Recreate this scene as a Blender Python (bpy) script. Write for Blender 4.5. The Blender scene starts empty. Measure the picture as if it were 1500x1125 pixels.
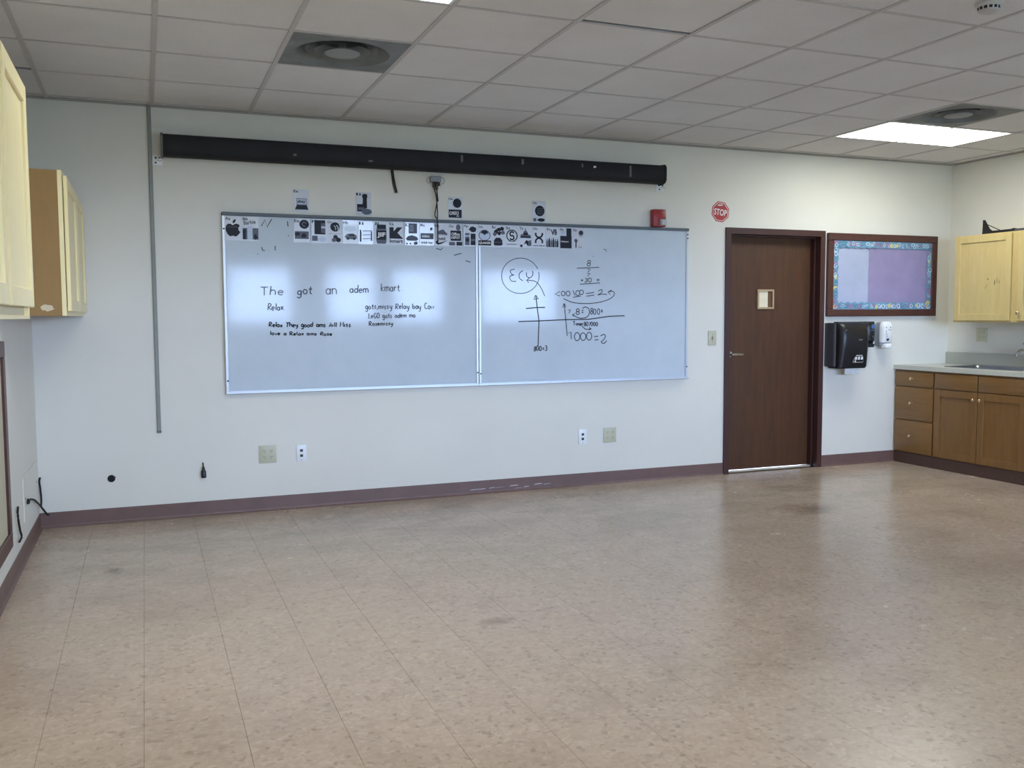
import bpy, bmesh, math, random
from mathutils import Vector, Matrix
random.seed(11)
scene = bpy.context.scene
COL = scene.collection

# ------------------------------------------------------------------ camera, world, light, exposure
cam_data = bpy.data.cameras.new('camera')
cam = bpy.data.objects.new('camera', cam_data)
COL.objects.link(cam)
cam_data.sensor_fit = 'HORIZONTAL'
cam_data.sensor_width = 36.0
cam_data.lens = 1352.81 * 36.0 / 1500.0
cam_data.clip_start = 0.05
cam_data.clip_end = 200
CR = Vector((0.929334, -0.369208, -0.004892))
CU = Vector((0.031413, 0.065857, 0.997335))
CF = Vector((0.367901, 0.927011, -0.072801))
cam.matrix_world = Matrix(((CR.x, CU.x, -CF.x, 0.6548), (CR.y, CU.y, -CF.y, -6.4882), (CR.z, CU.z, -CF.z, 1.3307), (0, 0, 0, 1)))
scene.camera = cam

SKY = 25.0           # overcast daylight outside the windows behind the photographer
LAMP = 11.5          # ceiling troffer lenses
EXPOSURE = 0.13
world = bpy.data.worlds.new('overcast_sky')
scene.world = world
world.use_nodes = True
wn = world.node_tree
wn.nodes.clear()
w_out = wn.nodes.new('ShaderNodeOutputWorld')
w_bg = wn.nodes.new('ShaderNodeBackground')
# overcast sky: brighter towards the zenith, (1 + 2 sin elevation)
w_tc = wn.nodes.new('ShaderNodeTexCoord')
w_sx = wn.nodes.new('ShaderNodeSeparateXYZ')
wn.links.new(w_tc.outputs['Generated'], w_sx.inputs[0])
w_m1 = wn.nodes.new('ShaderNodeMath'); w_m1.operation = 'MAXIMUM'; w_m1.inputs[1].default_value = 0.0
wn.links.new(w_sx.outputs['Z'], w_m1.inputs[0])
w_m2 = wn.nodes.new('ShaderNodeMath'); w_m2.operation = 'MULTIPLY_ADD'; w_m2.inputs[1].default_value = 2.0 * SKY; w_m2.inputs[2].default_value = SKY
wn.links.new(w_m1.outputs[0], w_m2.inputs[0])
wn.links.new(w_m2.outputs[0], w_bg.inputs['Strength'])
w_bg.inputs['Color'].default_value = (0.82, 1.06, 1.60, 1)
wn.links.new(w_bg.outputs[0], w_out.inputs[0])
vs = scene.view_settings
vs.view_transform = 'Standard'
vs.look = 'None'
vs.exposure = EXPOSURE
vs.gamma = 1.0
vs.use_curve_mapping = False

# room measures (metres)
W = 7.586            # width: left wall x=0, right wall x=W
B = -8.5             # window wall behind the photographer
H = 2.7016           # suspended ceiling
GX, GY, GS = 0.1329, 0.0669, 0.6096
FX, FS = 0.3078 - 0.3048 * 2, 0.3048
WINDOWS = [(1.84, 2.87), (3.39, 4.23), (4.47, 5.37), (6.02, 7.48)]
WZ0, WZ1 = 1.22, 2.15
for k, (a, b) in enumerate(WINDOWS):      # light portals: they only guide sampling of the sky through the panes
    ld = bpy.data.lights.new('window_portal', 'AREA')
    ld.shape = 'RECTANGLE'
    ld.size = b - a
    ld.size_y = WZ1 - WZ0
    ld.cycles.is_portal = True
    lo = bpy.data.objects.new('window_portal', ld)
    lo.location = ((a + b) / 2, B - 0.16, (WZ0 + WZ1) / 2)
    lo.rotation_euler = (math.radians(90), 0, 0)
    COL.objects.link(lo)

# ------------------------------------------------------------------ materials
def srgb(r, g, b):
    f = lambda v: (v / 255 / 12.92) if v / 255 <= 0.04045 else ((v / 255 + 0.055) / 1.055) ** 2.4
    return (f(r), f(g), f(b), 1.0)

def new_mat(name):
    m = bpy.data.materials.new(name)
    m.use_nodes = True
    return m, m.node_tree, m.node_tree.nodes['Principled BSDF']

def add_bump(nt, bsdf, height, strength, dist=0.002):
    b = nt.nodes.new('ShaderNodeBump')
    b.inputs['Strength'].default_value = strength
    b.inputs['Distance'].default_value = dist
    nt.links.new(height, b.inputs['Height'])
    nt.links.new(b.outputs[0], bsdf.inputs['Normal'])

def pos_map(nt, scale):
    g = nt.nodes.new('ShaderNodeNewGeometry')
    mp = nt.nodes.new('ShaderNodeMapping')
    mp.inputs['Scale'].default_value = scale
    nt.links.new(g.outputs['Position'], mp.inputs['Vector'])
    return mp.outputs[0]

def noise(nt, vec, scale, detail=4, rough=0.6):
    n = nt.nodes.new('ShaderNodeTexNoise')
    n.inputs['Scale'].default_value = scale
    n.inputs['Detail'].default_value = detail
    n.inputs['Roughness'].default_value = rough
    if vec is not None:
        nt.links.new(vec, n.inputs['Vector'])
    return n.outputs['Fac']

def ramp(nt, fac, stops):
    r = nt.nodes.new('ShaderNodeValToRGB')
    e = r.color_ramp.elements
    while len(e) < len(stops):
        e.new(0.5)
    for i, (p, c) in enumerate(stops):
        e[i].position = p
        e[i].color = c
    nt.links.new(fac, r.inputs['Fac'])
    return r.outputs['Color']

def mix(nt, fac, a, b, blend='MIX'):
    m = nt.nodes.new('ShaderNodeMix')
    m.data_type = 'RGBA'
    m.blend_type = blend
    for sock, v in ((m.inputs[0], fac), (m.inputs[6], a), (m.inputs[7], b)):
        if hasattr(v, 'is_linked') or hasattr(v, 'links'):
            nt.links.new(v, sock)
        else:
            sock.default_value = v
    return m.outputs[2]

def plain(name, col, rough=0.5, metal=0.0, var=0.06, scale=30, bump=0.0, coat=0.0, spec=0.5):
    m, nt, b = new_mat(name)
    v = noise(nt, pos_map(nt, (1, 1, 1)), scale)
    lo = tuple(c * (1 - var) for c in col[:3]) + (1,)
    hi = tuple(min(1, c * (1 + var)) for c in col[:3]) + (1,)
    nt.links.new(ramp(nt, v, [(0.3, lo), (0.7, hi)]), b.inputs['Base Color'])
    b.inputs['Roughness'].default_value = rough
    b.inputs['Metallic'].default_value = metal
    b.inputs['Coat Weight'].default_value = coat
    b.inputs['Specular IOR Level'].default_value = spec
    if bump:
        add_bump(nt, b, noise(nt, pos_map(nt, (1, 1, 1)), scale * 6), bump)
    return m

def wood(name, dark, light, scale=(14, 14, 1.2), rough=0.4, coat=0.15, fig=1.0):
    m, nt, b = new_mat(name)
    v = pos_map(nt, scale)
    n1 = noise(nt, v, 2.2 * fig, 6, 0.65)
    n2 = noise(nt, pos_map(nt, tuple(s * 6 for s in scale)), 2.5, 3)
    c = ramp(nt, n1, [(0.3, dark), (0.7, light)])
    c2 = mix(nt, 0.25, c, ramp(nt, n2, [(0.35, dark), (0.65, light)]))
    nt.links.new(c2, b.inputs['Base Color'])
    b.inputs['Roughness'].default_value = rough
    b.inputs['Coat Weight'].default_value = coat
    b.inputs['Coat Roughness'].default_value = 0.3
    add_bump(nt, b, n2, 0.08)
    return m

def wall_mat(name, col):
    m, nt, b = new_mat(name)
    p = pos_map(nt, (1, 1, 1))
    n1 = noise(nt, p, 1.3, 5)
    n2 = noise(nt, p, 150, 3)
    lo = tuple(c * 0.95 for c in col[:3]) + (1,)
    nt.links.new(ramp(nt, n1, [(0.35, lo), (0.65, col)]), b.inputs['Base Color'])
    b.inputs['Roughness'].default_value = 0.55
    b.inputs['Specular IOR Level'].default_value = 0.35
    add_bump(nt, b, n2, 0.12, 0.001)
    return m

M = {}
M['wall'] = wall_mat('painted_plaster', srgb(229, 226, 216))
M['deck'] = plain('plenum_deck', srgb(60, 58, 55), 0.9)
M['base'] = plain('brown_cove_rubber', srgb(112, 86, 80), 0.45, var=0.1, scale=8)
M['kick'] = plain('dark_brown_rubber', srgb(84, 62, 56), 0.5, var=0.08)
M['metal'] = plain('brushed_aluminium', srgb(205, 210, 216), 0.42, 0.55, var=0.03)
M['railgrey'] = plain('grey_aluminium', srgb(120, 126, 132), 0.4, 0.5)
M['toprail'] = plain('dark_grey_rail', srgb(88, 96, 102), 0.5, 0.2)
M['steel'] = plain('stainless_steel', srgb(150, 152, 150), 0.28, 1.0, var=0.05)
M['chrome'] = plain('chrome', srgb(215, 215, 215), 0.12, 1.0, var=0.02)
M['tee'] = plain('grid_tee_enamel', srgb(196, 192, 190), 0.55)
M['wallangle'] = plain('wall_angle_enamel', srgb(172, 168, 162), 0.6)
M['black'] = plain('black_plastic', srgb(24, 25, 29), 0.35, var=0.1)
M['blackmatte'] = plain('black_rubber', srgb(18, 18, 20), 0.7)
M['grey_side'] = plain('smoke_grey_plastic', srgb(72, 74, 82), 0.35)
M['white_plastic'] = plain('white_plastic', srgb(235, 238, 240), 0.3, var=0.02)
M['grey_plastic'] = plain('grey_plastic', srgb(140, 146, 154), 0.4)
M['beige_plastic'] = plain('almond_plastic', srgb(196, 194, 168), 0.4, var=0.03)
M['beige_dark'] = plain('dark_almond_plastic', srgb(120, 116, 96), 0.5)  # darker almond for the switch bezel and its screws
M['case'] = plain('black_screen_case', srgb(30, 31, 36), 0.6, var=0.15, scale=5, spec=0.3)
M['tape'] = plain('grey_tape', srgb(110, 108, 104), 0.6)
M['red'] = plain('red_enamel', srgb(150, 28, 36), 0.35)
M['redsign'] = plain('red_vinyl', srgb(176, 36, 42), 0.4)
M['lens'] = plain('clear_strobe_lens', srgb(205, 208, 210), 0.15, 0.3, var=0.2, scale=120)
M['frame_brown'] = plain('dark_maroon_enamel', srgb(68, 40, 37), 0.4, var=0.08, scale=6)
M['door_wood'] = wood('walnut_veneer', srgb(60, 33, 12), srgb(90, 53, 20), (9, 9, 0.7), 0.5, 0.05)
M['board_frame'] = wood('mahogany_frame', srgb(66, 36, 30), srgb(88, 50, 42), (8, 8, 8), 0.45)
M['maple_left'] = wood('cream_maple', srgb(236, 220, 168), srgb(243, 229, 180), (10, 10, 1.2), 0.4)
M['maple'] = wood('pale_maple', srgb(204, 180, 118), srgb(218, 196, 138), (10, 10, 1.2), 0.4)
M['oak'] = wood('honey_oak', srgb(122, 87, 44), srgb(142, 104, 56), (16, 16, 1.6), 0.4)
M['oak_h'] = wood('honey_oak_across', srgb(122, 87, 44), srgb(142, 104, 56), (16, 1.6, 16), 0.4)
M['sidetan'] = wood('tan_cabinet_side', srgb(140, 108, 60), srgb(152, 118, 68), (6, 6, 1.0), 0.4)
M['laminate'] = plain('pale_laminate', srgb(205, 206, 196), 0.35, var=0.08, scale=90)
M['splash'] = plain('grey_laminate', srgb(176, 177, 168), 0.4, var=0.06, scale=90)
M['cream'] = plain('cream_paper', srgb(226, 216, 190), 0.7, var=0.03)
M['cork'] = plain('cream_board_face', srgb(190, 184, 160), 0.8, var=0.06)
M['ink_faint'] = plain('faint_marker', srgb(128, 138, 150), 0.6)
M['ink_mid'] = plain('grey_marker', srgb(74, 82, 96), 0.6)
M['ink_dark'] = plain('black_marker', srgb(28, 31, 40), 0.6)
M['print_ink'] = plain('printed_ink', srgb(20, 22, 34), 0.45, spec=0.25, coat=0.05)
M['print_grey'] = plain('printed_grey', srgb(92, 96, 112), 0.45, spec=0.25, coat=0.05, var=0.2, scale=60)
M['print_light'] = plain('printed_pale', srgb(178, 190, 208), 0.3, coat=0.3)
M['card'] = plain('laminated_card', srgb(206, 210, 218), 0.25, coat=0.3, var=0.03)
M['white_ink'] = plain('white_print', srgb(235, 235, 235), 0.5, var=0.01)
M['purple'] = plain('lilac_paper', srgb(150, 140, 178), 0.65, var=0.10, scale=3, bump=0.1)
M['lilac_blue'] = plain('pale_blue_paper', srgb(172, 180, 206), 0.6, var=0.07, scale=3, bump=0.1)
M['border_blue'] = plain('border_blue', srgb(112, 156, 184), 0.5, var=0.15, scale=25)
M['pink'] = plain('border_pink', srgb(186, 70, 128), 0.5)
M['yellow'] = plain('border_yellow', srgb(226, 206, 120), 0.5)
M['paleloop'] = plain('border_white', srgb(216, 230, 240), 0.5)
M['teal'] = plain('border_teal', srgb(62, 116, 140), 0.5)
M['blue_logo'] = plain('blue_badge', srgb(70, 104, 160), 0.4)
M['paper'] = plain('white_paper_towel', srgb(230, 230, 228), 0.8, bump=0.2)
M['vent'] = plain('dusty_vent_enamel', srgb(124, 128, 128), 0.6, var=0.25, scale=6)
M['vent_plaque'] = plain('vent_plaque_enamel', srgb(150, 154, 154), 0.6, var=0.08, scale=6)
M['brass'] = plain('satin_brass', srgb(214, 190, 150), 0.25, 0.9)
M['conduit'] = plain('grey_raceway', srgb(138, 142, 138), 0.5)
M['ground'] = plain('asphalt_and_grass', srgb(74, 80, 66), 0.9, var=0.3, scale=0.6)

def board_mat():
    m, nt, b = new_mat('whiteboard_enamel')
    n = noise(nt, pos_map(nt, (1, 1, 1)), 2.2, 6, 0.7)
    nt.links.new(ramp(nt, n, [(0.3, srgb(194, 206, 216)), (0.7, srgb(206, 216, 226))]), b.inputs['Base Color'])
    b.inputs['Roughness'].default_value = 0.085
    b.inputs['Specular IOR Level'].default_value = 0.20
    n2 = noise(nt, pos_map(nt, (3, 3, 0.6)), 4.0, 3)
    add_bump(nt, b, n2, 0.05, 0.002)
    return m
M['board'] = board_mat()

def ceiling_mat():
    m, nt, b = new_mat('mineral_fibre')
    p = pos_map(nt, (1, 1, 1))
    n = noise(nt, p, 260, 3)
    n1 = noise(nt, p, 1.1, 4)
    c = ramp(nt, n1, [(0.3, srgb(222, 219, 217)), (0.7, srgb(236, 234, 233))])
    nt.links.new(mix(nt, 0.12, c, ramp(nt, n, [(0.4, (0.25, 0.24, 0.23, 1)), (0.6, (0.8, 0.8, 0.8, 1))])), b.inputs['Base Color'])
    b.inputs['Roughness'].default_value = 0.9
    add_bump(nt, b, n, 0.3, 0.001)
    return m
M['ceil'] = ceiling_mat()

STAINS = [(4.87, -1.40, 0.26, 0.22, 0.8), (0.467, -1.24, 0.06, 0.10, 0.9), (2.044, -2.79, 0.10, 0.06, 0.7)]
def floor_mat():
    m, nt, b = new_mat('speckled_vinyl_tile')
    p = pos_map(nt, (1, 1, 1))
    # chips: voronoi cells warped by noise, each with its own tone
    wn_ = nt.nodes.new('ShaderNodeTexNoise')
    wn_.inputs['Scale'].default_value = 30
    wn_.inputs['Detail'].default_value = 3
    nt.links.new(p, wn_.inputs['Vector'])
    sc = nt.nodes.new('ShaderNodeVectorMath'); sc.operation = 'SCALE'; sc.inputs[3].default_value = 0.035
    nt.links.new(wn_.outputs['Color'], sc.inputs[0])
    ad = nt.nodes.new('ShaderNodeVectorMath'); ad.operation = 'ADD'
    nt.links.new(p, ad.inputs[0]); nt.links.new(sc.outputs[0], ad.inputs[1])
    vo = nt.nodes.new('ShaderNodeTexVoronoi')
    vo.inputs['Scale'].default_value = 62
    nt.links.new(ad.outputs[0], vo.inputs['Vector'])
    sp = nt.nodes.new('ShaderNodeSeparateColor')
    nt.links.new(vo.outputs['Color'], sp.inputs[0])
    chips = ramp(nt, sp.outputs[0], [(0.0, srgb(160, 140, 122)), (0.10, srgb(188, 167, 148)), (0.5, srgb(197, 174, 152)), (0.9, srgb(202, 182, 163)), (1.0, srgb(210, 190, 169))])
    fine = noise(nt, p, 18, 4)
    c = mix(nt, 0.35, chips, ramp(nt, fine, [(0.3, srgb(188, 166, 147)), (0.7, srgb(204, 184, 166))]))
    worn = noise(nt, p, 0.9, 6, 0.65)
    c = mix(nt, 1.0, c, ramp(nt, worn, [(0.30, (0.80, 0.78, 0.76, 1)), (0.5, (1, 1, 1, 1))]), 'MULTIPLY')
    # dull scuffs near the back wall and three darker stains with a shape of their own
    sep = nt.nodes.new('ShaderNodeSeparateXYZ'); nt.links.new(p, sep.inputs[0])
    near = nt.nodes.new('ShaderNodeMapRange'); near.inputs[1].default_value = -2.6; near.inputs[2].default_value = -0.7
    nt.links.new(sep.outputs['Y'], near.inputs[0])
    sc1 = noise(nt, pos_map(nt, (1.0, 2.2, 1.0)), 1.5, 6, 0.7)
    scm = nt.nodes.new('ShaderNodeMath'); scm.operation = 'MULTIPLY'
    sr = nt.nodes.new('ShaderNodeMapRange'); sr.inputs[1].default_value = 0.42; sr.inputs[2].default_value = 0.62
    nt.links.new(sc1, sr.inputs[0]); nt.links.new(sr.outputs[0], scm.inputs[0]); nt.links.new(near.outputs[0], scm.inputs[1])
    c = mix(nt, scm.outputs[0], c, mix(nt, 1.0, c, (0.76, 0.80, 0.78, 1), 'MULTIPLY'))
    for (sx, sy, ax, ay, st) in STAINS:
        df = nt.nodes.new('ShaderNodeVectorMath'); df.operation = 'SUBTRACT'; df.inputs[1].default_value = (sx, sy, 0)
        nt.links.new(p, df.inputs[0])
        sl = nt.nodes.new('ShaderNodeVectorMath'); sl.operation = 'MULTIPLY'; sl.inputs[1].default_value = (1 / ax, 1 / ay, 1)
        nt.links.new(df.outputs[0], sl.inputs[0])
        ln = nt.nodes.new('ShaderNodeVectorMath'); ln.operation = 'LENGTH'; nt.links.new(sl.outputs[0], ln.inputs[0])
        wob = nt.nodes.new('ShaderNodeMath'); wob.operation = 'ADD'
        wv = nt.nodes.new('ShaderNodeMath'); wv.operation = 'MULTIPLY'; wv.inputs[1].default_value = 1.6
        nt.links.new(noise(nt, p, 9, 4, 0.7), wv.inputs[0])
        nt.links.new(ln.outputs['Value'], wob.inputs[0]); nt.links.new(wv.outputs[0], wob.inputs[1])
        mr = nt.nodes.new('ShaderNodeMapRange'); mr.inputs[1].default_value = 1.0; mr.inputs[2].default_value = 1.8; mr.inputs[3].default_value = st; mr.inputs[4].default_value = 0.0
        nt.links.new(wob.outputs[0], mr.inputs[0])
        c = mix(nt, mr.outputs[0], c, mix(nt, 1.0, c, (0.55, 0.50, 0.46, 1), 'MULTIPLY'))
    specks = noise(nt, p, 38, 2)
    c = mix(nt, ramp(nt, specks, [(0.755, (0, 0, 0, 1)), (0.775, (1, 1, 1, 1))]), c, srgb(84, 72, 64))
    nt.links.new(c, b.inputs['Base Color'])
    r = nt.nodes.new('ShaderNodeMapRange')
    r.inputs[1].default_value = 0.3; r.inputs[2].default_value = 0.7
    r.inputs[3].default_value = 0.17; r.inputs[4].default_value = 0.30
    nt.links.new(worn, r.inputs[0])
    nt.links.new(r.outputs[0], b.inputs['Roughness'])
    b.inputs['Specular IOR Level'].default_value = 0.38
    add_bump(nt, b, noise(nt, p, 7, 2), 0.02, 0.002)
    return m
M['floor'] = floor_mat()
M['floorbed'] = plain('tile_adhesive', srgb(70, 58, 50), 0.8)

def glass_mat():
    m = bpy.data.materials.new('window_glass')
    m.use_nodes = True
    nt = m.node_tree
    nt.nodes.clear()
    o = nt.nodes.new('ShaderNodeOutputMaterial')
    t = nt.nodes.new('ShaderNodeBsdfTransparent')
    t.inputs[0].default_value = (0.93, 0.96, 0.97, 1)
    g = nt.nodes.new('ShaderNodeBsdfGlossy')
    g.inputs['Roughness'].default_value = 0.02
    f = nt.nodes.new('ShaderNodeFresnel')
    f.inputs['IOR'].default_value = 1.3
    mx = nt.nodes.new('ShaderNodeMixShader')
    nt.links.new(f.outputs[0], mx.inputs[0]); nt.links.new(t.outputs[0], mx.inputs[1]); nt.links.new(g.outputs[0], mx.inputs[2])
    nt.links.new(mx.outputs[0], o.inputs[0])
    return m
M['glass'] = glass_mat()

def lamp_mat(strength):
    m, nt, b = new_mat('lit_troffer_lens')
    b.inputs['Base Color'].default_value = (0.9, 0.9, 0.88, 1)
    b.inputs['Emission Color'].default_value = (1.0, 1.04, 0.98, 1)
    b.inputs['Emission Strength'].default_value = strength
    return m
M['lamp'] = lamp_mat(LAMP)

# ------------------------------------------------------------------ helpers
ORG = {}
def origin(o):
    return ORG.get(o.name, Vector((0, 0, 0)))

def tag(o, label=None, cat=None, group=None, kind=None):
    if label: o['label'] = label
    if cat: o['category'] = cat
    if group: o['group'] = group
    if kind: o['kind'] = kind
    return o

def thing(name, label, cat, loc, group=None):
    o = bpy.data.objects.new(name, None)
    o.empty_display_size = 0.05
    o.location = loc
    COL.objects.link(o)
    ORG[o.name] = Vector(loc)
    return tag(o, label, cat, group)

PRINTS = {'lettering', 'picture', 'instruction_print', 'sensing_slots', 'slots', 'clip_pattern', 'scuff_mark', 'border_line'}    # flat print and marks too small to pick apart

def finish(name, bm, mats, parent=None, smooth=False):
    """link bm (world coordinates) as ONE mesh object"""
    base = origin(parent) if parent else None
    bmesh.ops.recalc_face_normals(bm, faces=bm.faces)
    if base is None:
        xs = [v.co for v in bm.verts]
        base0 = Vector((0, 0, 0))
    me = bpy.data.meshes.new(name)
    if parent is not None:
        off = base
    else:
        mn = Vector((min(v.co.x for v in bm.verts), min(v.co.y for v in bm.verts), min(v.co.z for v in bm.verts)))
        mx_ = Vector((max(v.co.x for v in bm.verts), max(v.co.y for v in bm.verts), max(v.co.z for v in bm.verts)))
        off = Vector(((mn.x + mx_.x) / 2, (mn.y + mx_.y) / 2, mn.z))
    bmesh.ops.translate(bm, verts=bm.verts, vec=-off)
    bm.to_mesh(me)
    bm.free()
    for m in (mats if isinstance(mats, (list, tuple)) else [mats]):
        me.materials.append(m)
    if smooth:
        for p in me.polygons:
            p.use_smooth = True
        try:
            me.set_sharp_from_angle(angle=math.radians(35))
        except Exception:
            pass
    o = bpy.data.objects.new(name, me)
    COL.objects.link(o)
    if name in PRINTS:
        o['kind'] = 'stuff'
    if parent is not None:
        o.parent = parent
        ORG[o.name] = off
    else:
        o.location = off
        ORG[o.name] = off
    return o

def box(bm, x0, x1, y0, y1, z0, z1, mi=0):
    v = [bm.verts.new((x, y, z)) for x in (x0, x1) for y in (y0, y1) for z in (z0, z1)]
    fs = []
    for q in ((0, 1, 3, 2), (4, 6, 7, 5), (0, 4, 5, 1), (2, 3, 7, 6), (0, 2, 6, 4), (1, 5, 7, 3)):
        f = bm.faces.new([v[i] for i in q]); f.material_index = mi; fs.append(f)
    return v, fs

def bbox(x0, x1, y0, y1, z0, z1, bev=0.003, seg=1):
    bm = bmesh.new()
    box(bm, x0, x1, y0, y1, z0, z1)
    if bev:
        bmesh.ops.bevel(bm, geom=bm.edges[:], offset=bev, segments=seg, affect='EDGES', profile=0.5)
    return bm

def multi(boxes, bev=0.0):
    bm = bmesh.new()
    for b in boxes:
        box(bm, *b)
    if bev:
        bmesh.ops.bevel(bm, geom=bm.edges[:], offset=bev, segments=1, affect='EDGES')
    return bm

def tube(bm, pts, r, n=8, closed_ends=True):
    pts = [Vector(p) for p in pts]
    rings = []
    for i, p in enumerate(pts):
        a = pts[max(0, i - 1)]; b = pts[min(len(pts) - 1, i + 1)]
        d = (b - a).normalized()
        s = Vector((0, 0, 1)) if abs(d.z) < 0.9 else Vector((1, 0, 0))
        u = d.cross(s).normalized(); w = d.cross(u).normalized()
        rr = r[i] if isinstance(r, (list, tuple)) else r
        rings.append([bm.verts.new(p + (u * math.cos(2 * math.pi * k / n) + w * math.sin(2 * math.pi * k / n)) * rr) for k in range(n)])
    for A, C in zip(rings, rings[1:]):
        for k in range(n):
            bm.faces.new((A[k], A[(k + 1) % n], C[(k + 1) % n], C[k]))
    if closed_ends:
        bm.faces.new(rings[0]); bm.faces.new(rings[-1][::-1])

def curve_pts(P, n=6):
    P = [Vector(p) for p in P]
    P = [2 * P[0] - P[1]] + P + [2 * P[-1] - P[-2]]
    o = []
    for i in range(1, len(P) - 2):
        a, b, c, d = P[i - 1:i + 3]
        for j in range(n):
            t = j / n
            o.append(0.5 * ((2 * b) + (c - a) * t + (2 * a - 5 * b + 4 * c - d) * t * t + (3 * b - a - 3 * c + d) * t ** 3))
    o.append(P[-2])
    return o

def loft(bm, rings, cap=True):
    R = [[bm.verts.new(p) for p in r] for r in rings]
    n = len(R[0])
    for A, C in zip(R, R[1:]):
        for k in range(n):
            bm.faces.new((A[k], A[(k + 1) % n], C[(k + 1) % n], C[k]))
    if cap:
        bm.faces.new(R[0]); bm.faces.new(R[-1][::-1])

def lathe(bm, prof, axis, c, n=20):
    """prof = [(radius, along)]; axis 'x','y','z' ; c = origin"""
    rings = []
    for r, h in prof:
        ring = []
        for k in range(n):
            a = 2 * math.pi * k / n
            p = {'x': (h, r * math.cos(a), r * math.sin(a)), 'y': (r * math.cos(a), h, r * math.sin(a)), 'z': (r * math.cos(a), r * math.sin(a), h)}[axis]
            ring.append(Vector(c) + Vector(p))
        rings.append(ring)
    loft(bm, rings)

def structure(name, bm, mat, parent=None):
    o = finish(name, bm, mat, parent)
    if parent is None:
        o['kind'] = 'structure'
    return o

def ngon(bm, pts3, mi=0):
    f = bm.faces.new([bm.verts.new(p) for p in pts3])
    f.material_index = mi
    return f

def text_bm(s, size, align='LEFT', spacing=1.0, bold=0.0):
    cu = bpy.data.curves.new('lettering', 'FONT')
    cu.body = s
    cu.size = size
    cu.align_x = align
    cu.space_character = spacing
    cu.offset = bold
    cu.resolution_u = 3
    tmp = bpy.data.objects.new('lettering_source', cu)
    COL.objects.link(tmp)
    dg = bpy.context.evaluated_depsgraph_get()
    me = bpy.data.meshes.new_from_object(tmp.evaluated_get(dg))
    bm = bmesh.new()
    bm.from_mesh(me)
    bpy.data.objects.remove(tmp)
    bpy.data.curves.remove(cu)
    bpy.data.meshes.remove(me)
    return bm

def merge_into(dst, src, fn, mi=0):
    mp = {}
    for v in src.verts:
        mp[v] = dst.verts.new(fn(v.co))
    for f in src.faces:
        try:
            g = dst.faces.new([mp[v] for v in f.verts]); g.material_index = mi
        except ValueError:
            pass
    src.free()

# ------------------------------------------------------------------ room shell
floor = structure('floor', multi([(-0.2, W + 0.2, B - 0.2, 0.2, -0.2, -0.004)]), M['floorbed'])
gap_x, gap_y = 0.0005, 0.0
def tile_mesh(x0, x1, y0, y1):
    bm = bmesh.new()
    c = 0.0006
    lo = [(x0, y0), (x1, y0), (x1, y1), (x0, y1)]
    hi = [(x0 + c, y0 + c), (x1 - c, y0 + c), (x1 - c, y1 - c), (x0 + c, y1 - c)]
    V = [[bm.verts.new((x, y, z)) for x, y in ring] for ring, z in ((lo, -0.004), (lo, -0.0005), (hi, 0.0))]
    for A, C in zip(V, V[1:]):
        for k in range(4):
            bm.faces.new((A[k], A[(k + 1) % 4], C[(k + 1) % 4], C[k]))
    bm.faces.new(V[2])
    return bm
cells = []
ix0 = int(math.floor((0 - FX) / FS)); ix1 = int(math.ceil((W - FX) / FS))
camp = cam.matrix_world.translation
for ix in range(ix0, ix1):
    for iy in range(0, 29):
        x0 = max(0.0, FX + ix * FS); x1 = min(W, FX + (ix + 1) * FS)
        y1 = 0.0 if iy == 0 else 0.05 - iy * FS; y0 = max(B, 0.05 - (iy + 1) * FS)
        if x1 - x0 < 0.02 or y1 - y0 < 0.02:
            continue
        c3 = Vector(((x0 + x1) / 2, (y0 + y1) / 2, 0)) - camp
        zc = c3.dot(CF)
        vis = zc > 0.5 and abs(c3.dot(CR) / zc) < 0.62 and c3.dot(CU) / zc > -0.50
        cells.append((0 if vis else 1, c3.length, x0, x1, y0, y1))
cells.sort()
shared_tile = None
rest = bmesh.new()
for n, (v, dist, x0, x1, y0, y1) in enumerate(cells):
    if n < 300:
        full = abs(x1 - x0 - FS) < 1e-4 and abs(y1 - y0 - FS) < 1e-4
        if full and shared_tile is not None:
            o = bpy.data.objects.new('tile', shared_tile)
            COL.objects.link(o)
            o.parent = floor
            o.location = Vector((x0, y0, 0)) - origin(floor)
        else:
            bm = tile_mesh(gap_x, x1 - x0 - gap_x, gap_y, y1 - y0 - gap_y)
            bmesh.ops.translate(bm, verts=bm.verts, vec=origin(floor))
            o = finish('tile', bm, M['floor'], floor)
            o.location = Vector((x0, y0, 0)) - origin(floor)
            if full:
                shared_tile = o.data
    else:
        bm = tile_mesh(x0 + gap_x, x1 - gap_x, y0 + gap_y, y1 - gap_y)
        merge_into(rest, bm, lambda c: c)
tag(finish('tile_field', rest, M['floor'], floor), kind='stuff')

ZT = 2.95
DX0, DX1, DZ = 5.179, 6.095, 2.005      # door opening (inside the frame)
OX0, OX1, OZ = 5.140, 6.133, 2.045      # rough opening
structure('wall_back', multi([(-0.2, OX0, 0, 0.2, -0.01, ZT), (OX1, W + 0.2, 0, 0.2, -0.01, ZT), (OX0, OX1, 0, 0.2, OZ, ZT)]), M['wall'])
structure('wall_left', multi([(-0.2, 0, B - 0.2, 0, -0.01, ZT)]), M['wall'])
structure('wall_right', multi([(W, W + 0.2, B - 0.2, 0, -0.01, ZT)]), M['wall'])
segs = []
prev = 0.0
for a, b in WINDOWS:
    segs.append((prev, a, B - 0.2, B, -0.01, ZT))
    segs.append((a, b, B - 0.2, B, -0.01, WZ0))
    segs.append((a, b, B - 0.2, B, WZ1, ZT))
    prev = b
segs.append((prev, W, B - 0.2, B, -0.01, ZT))
structure('wall_front', multi(segs), M['wall'])
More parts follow.
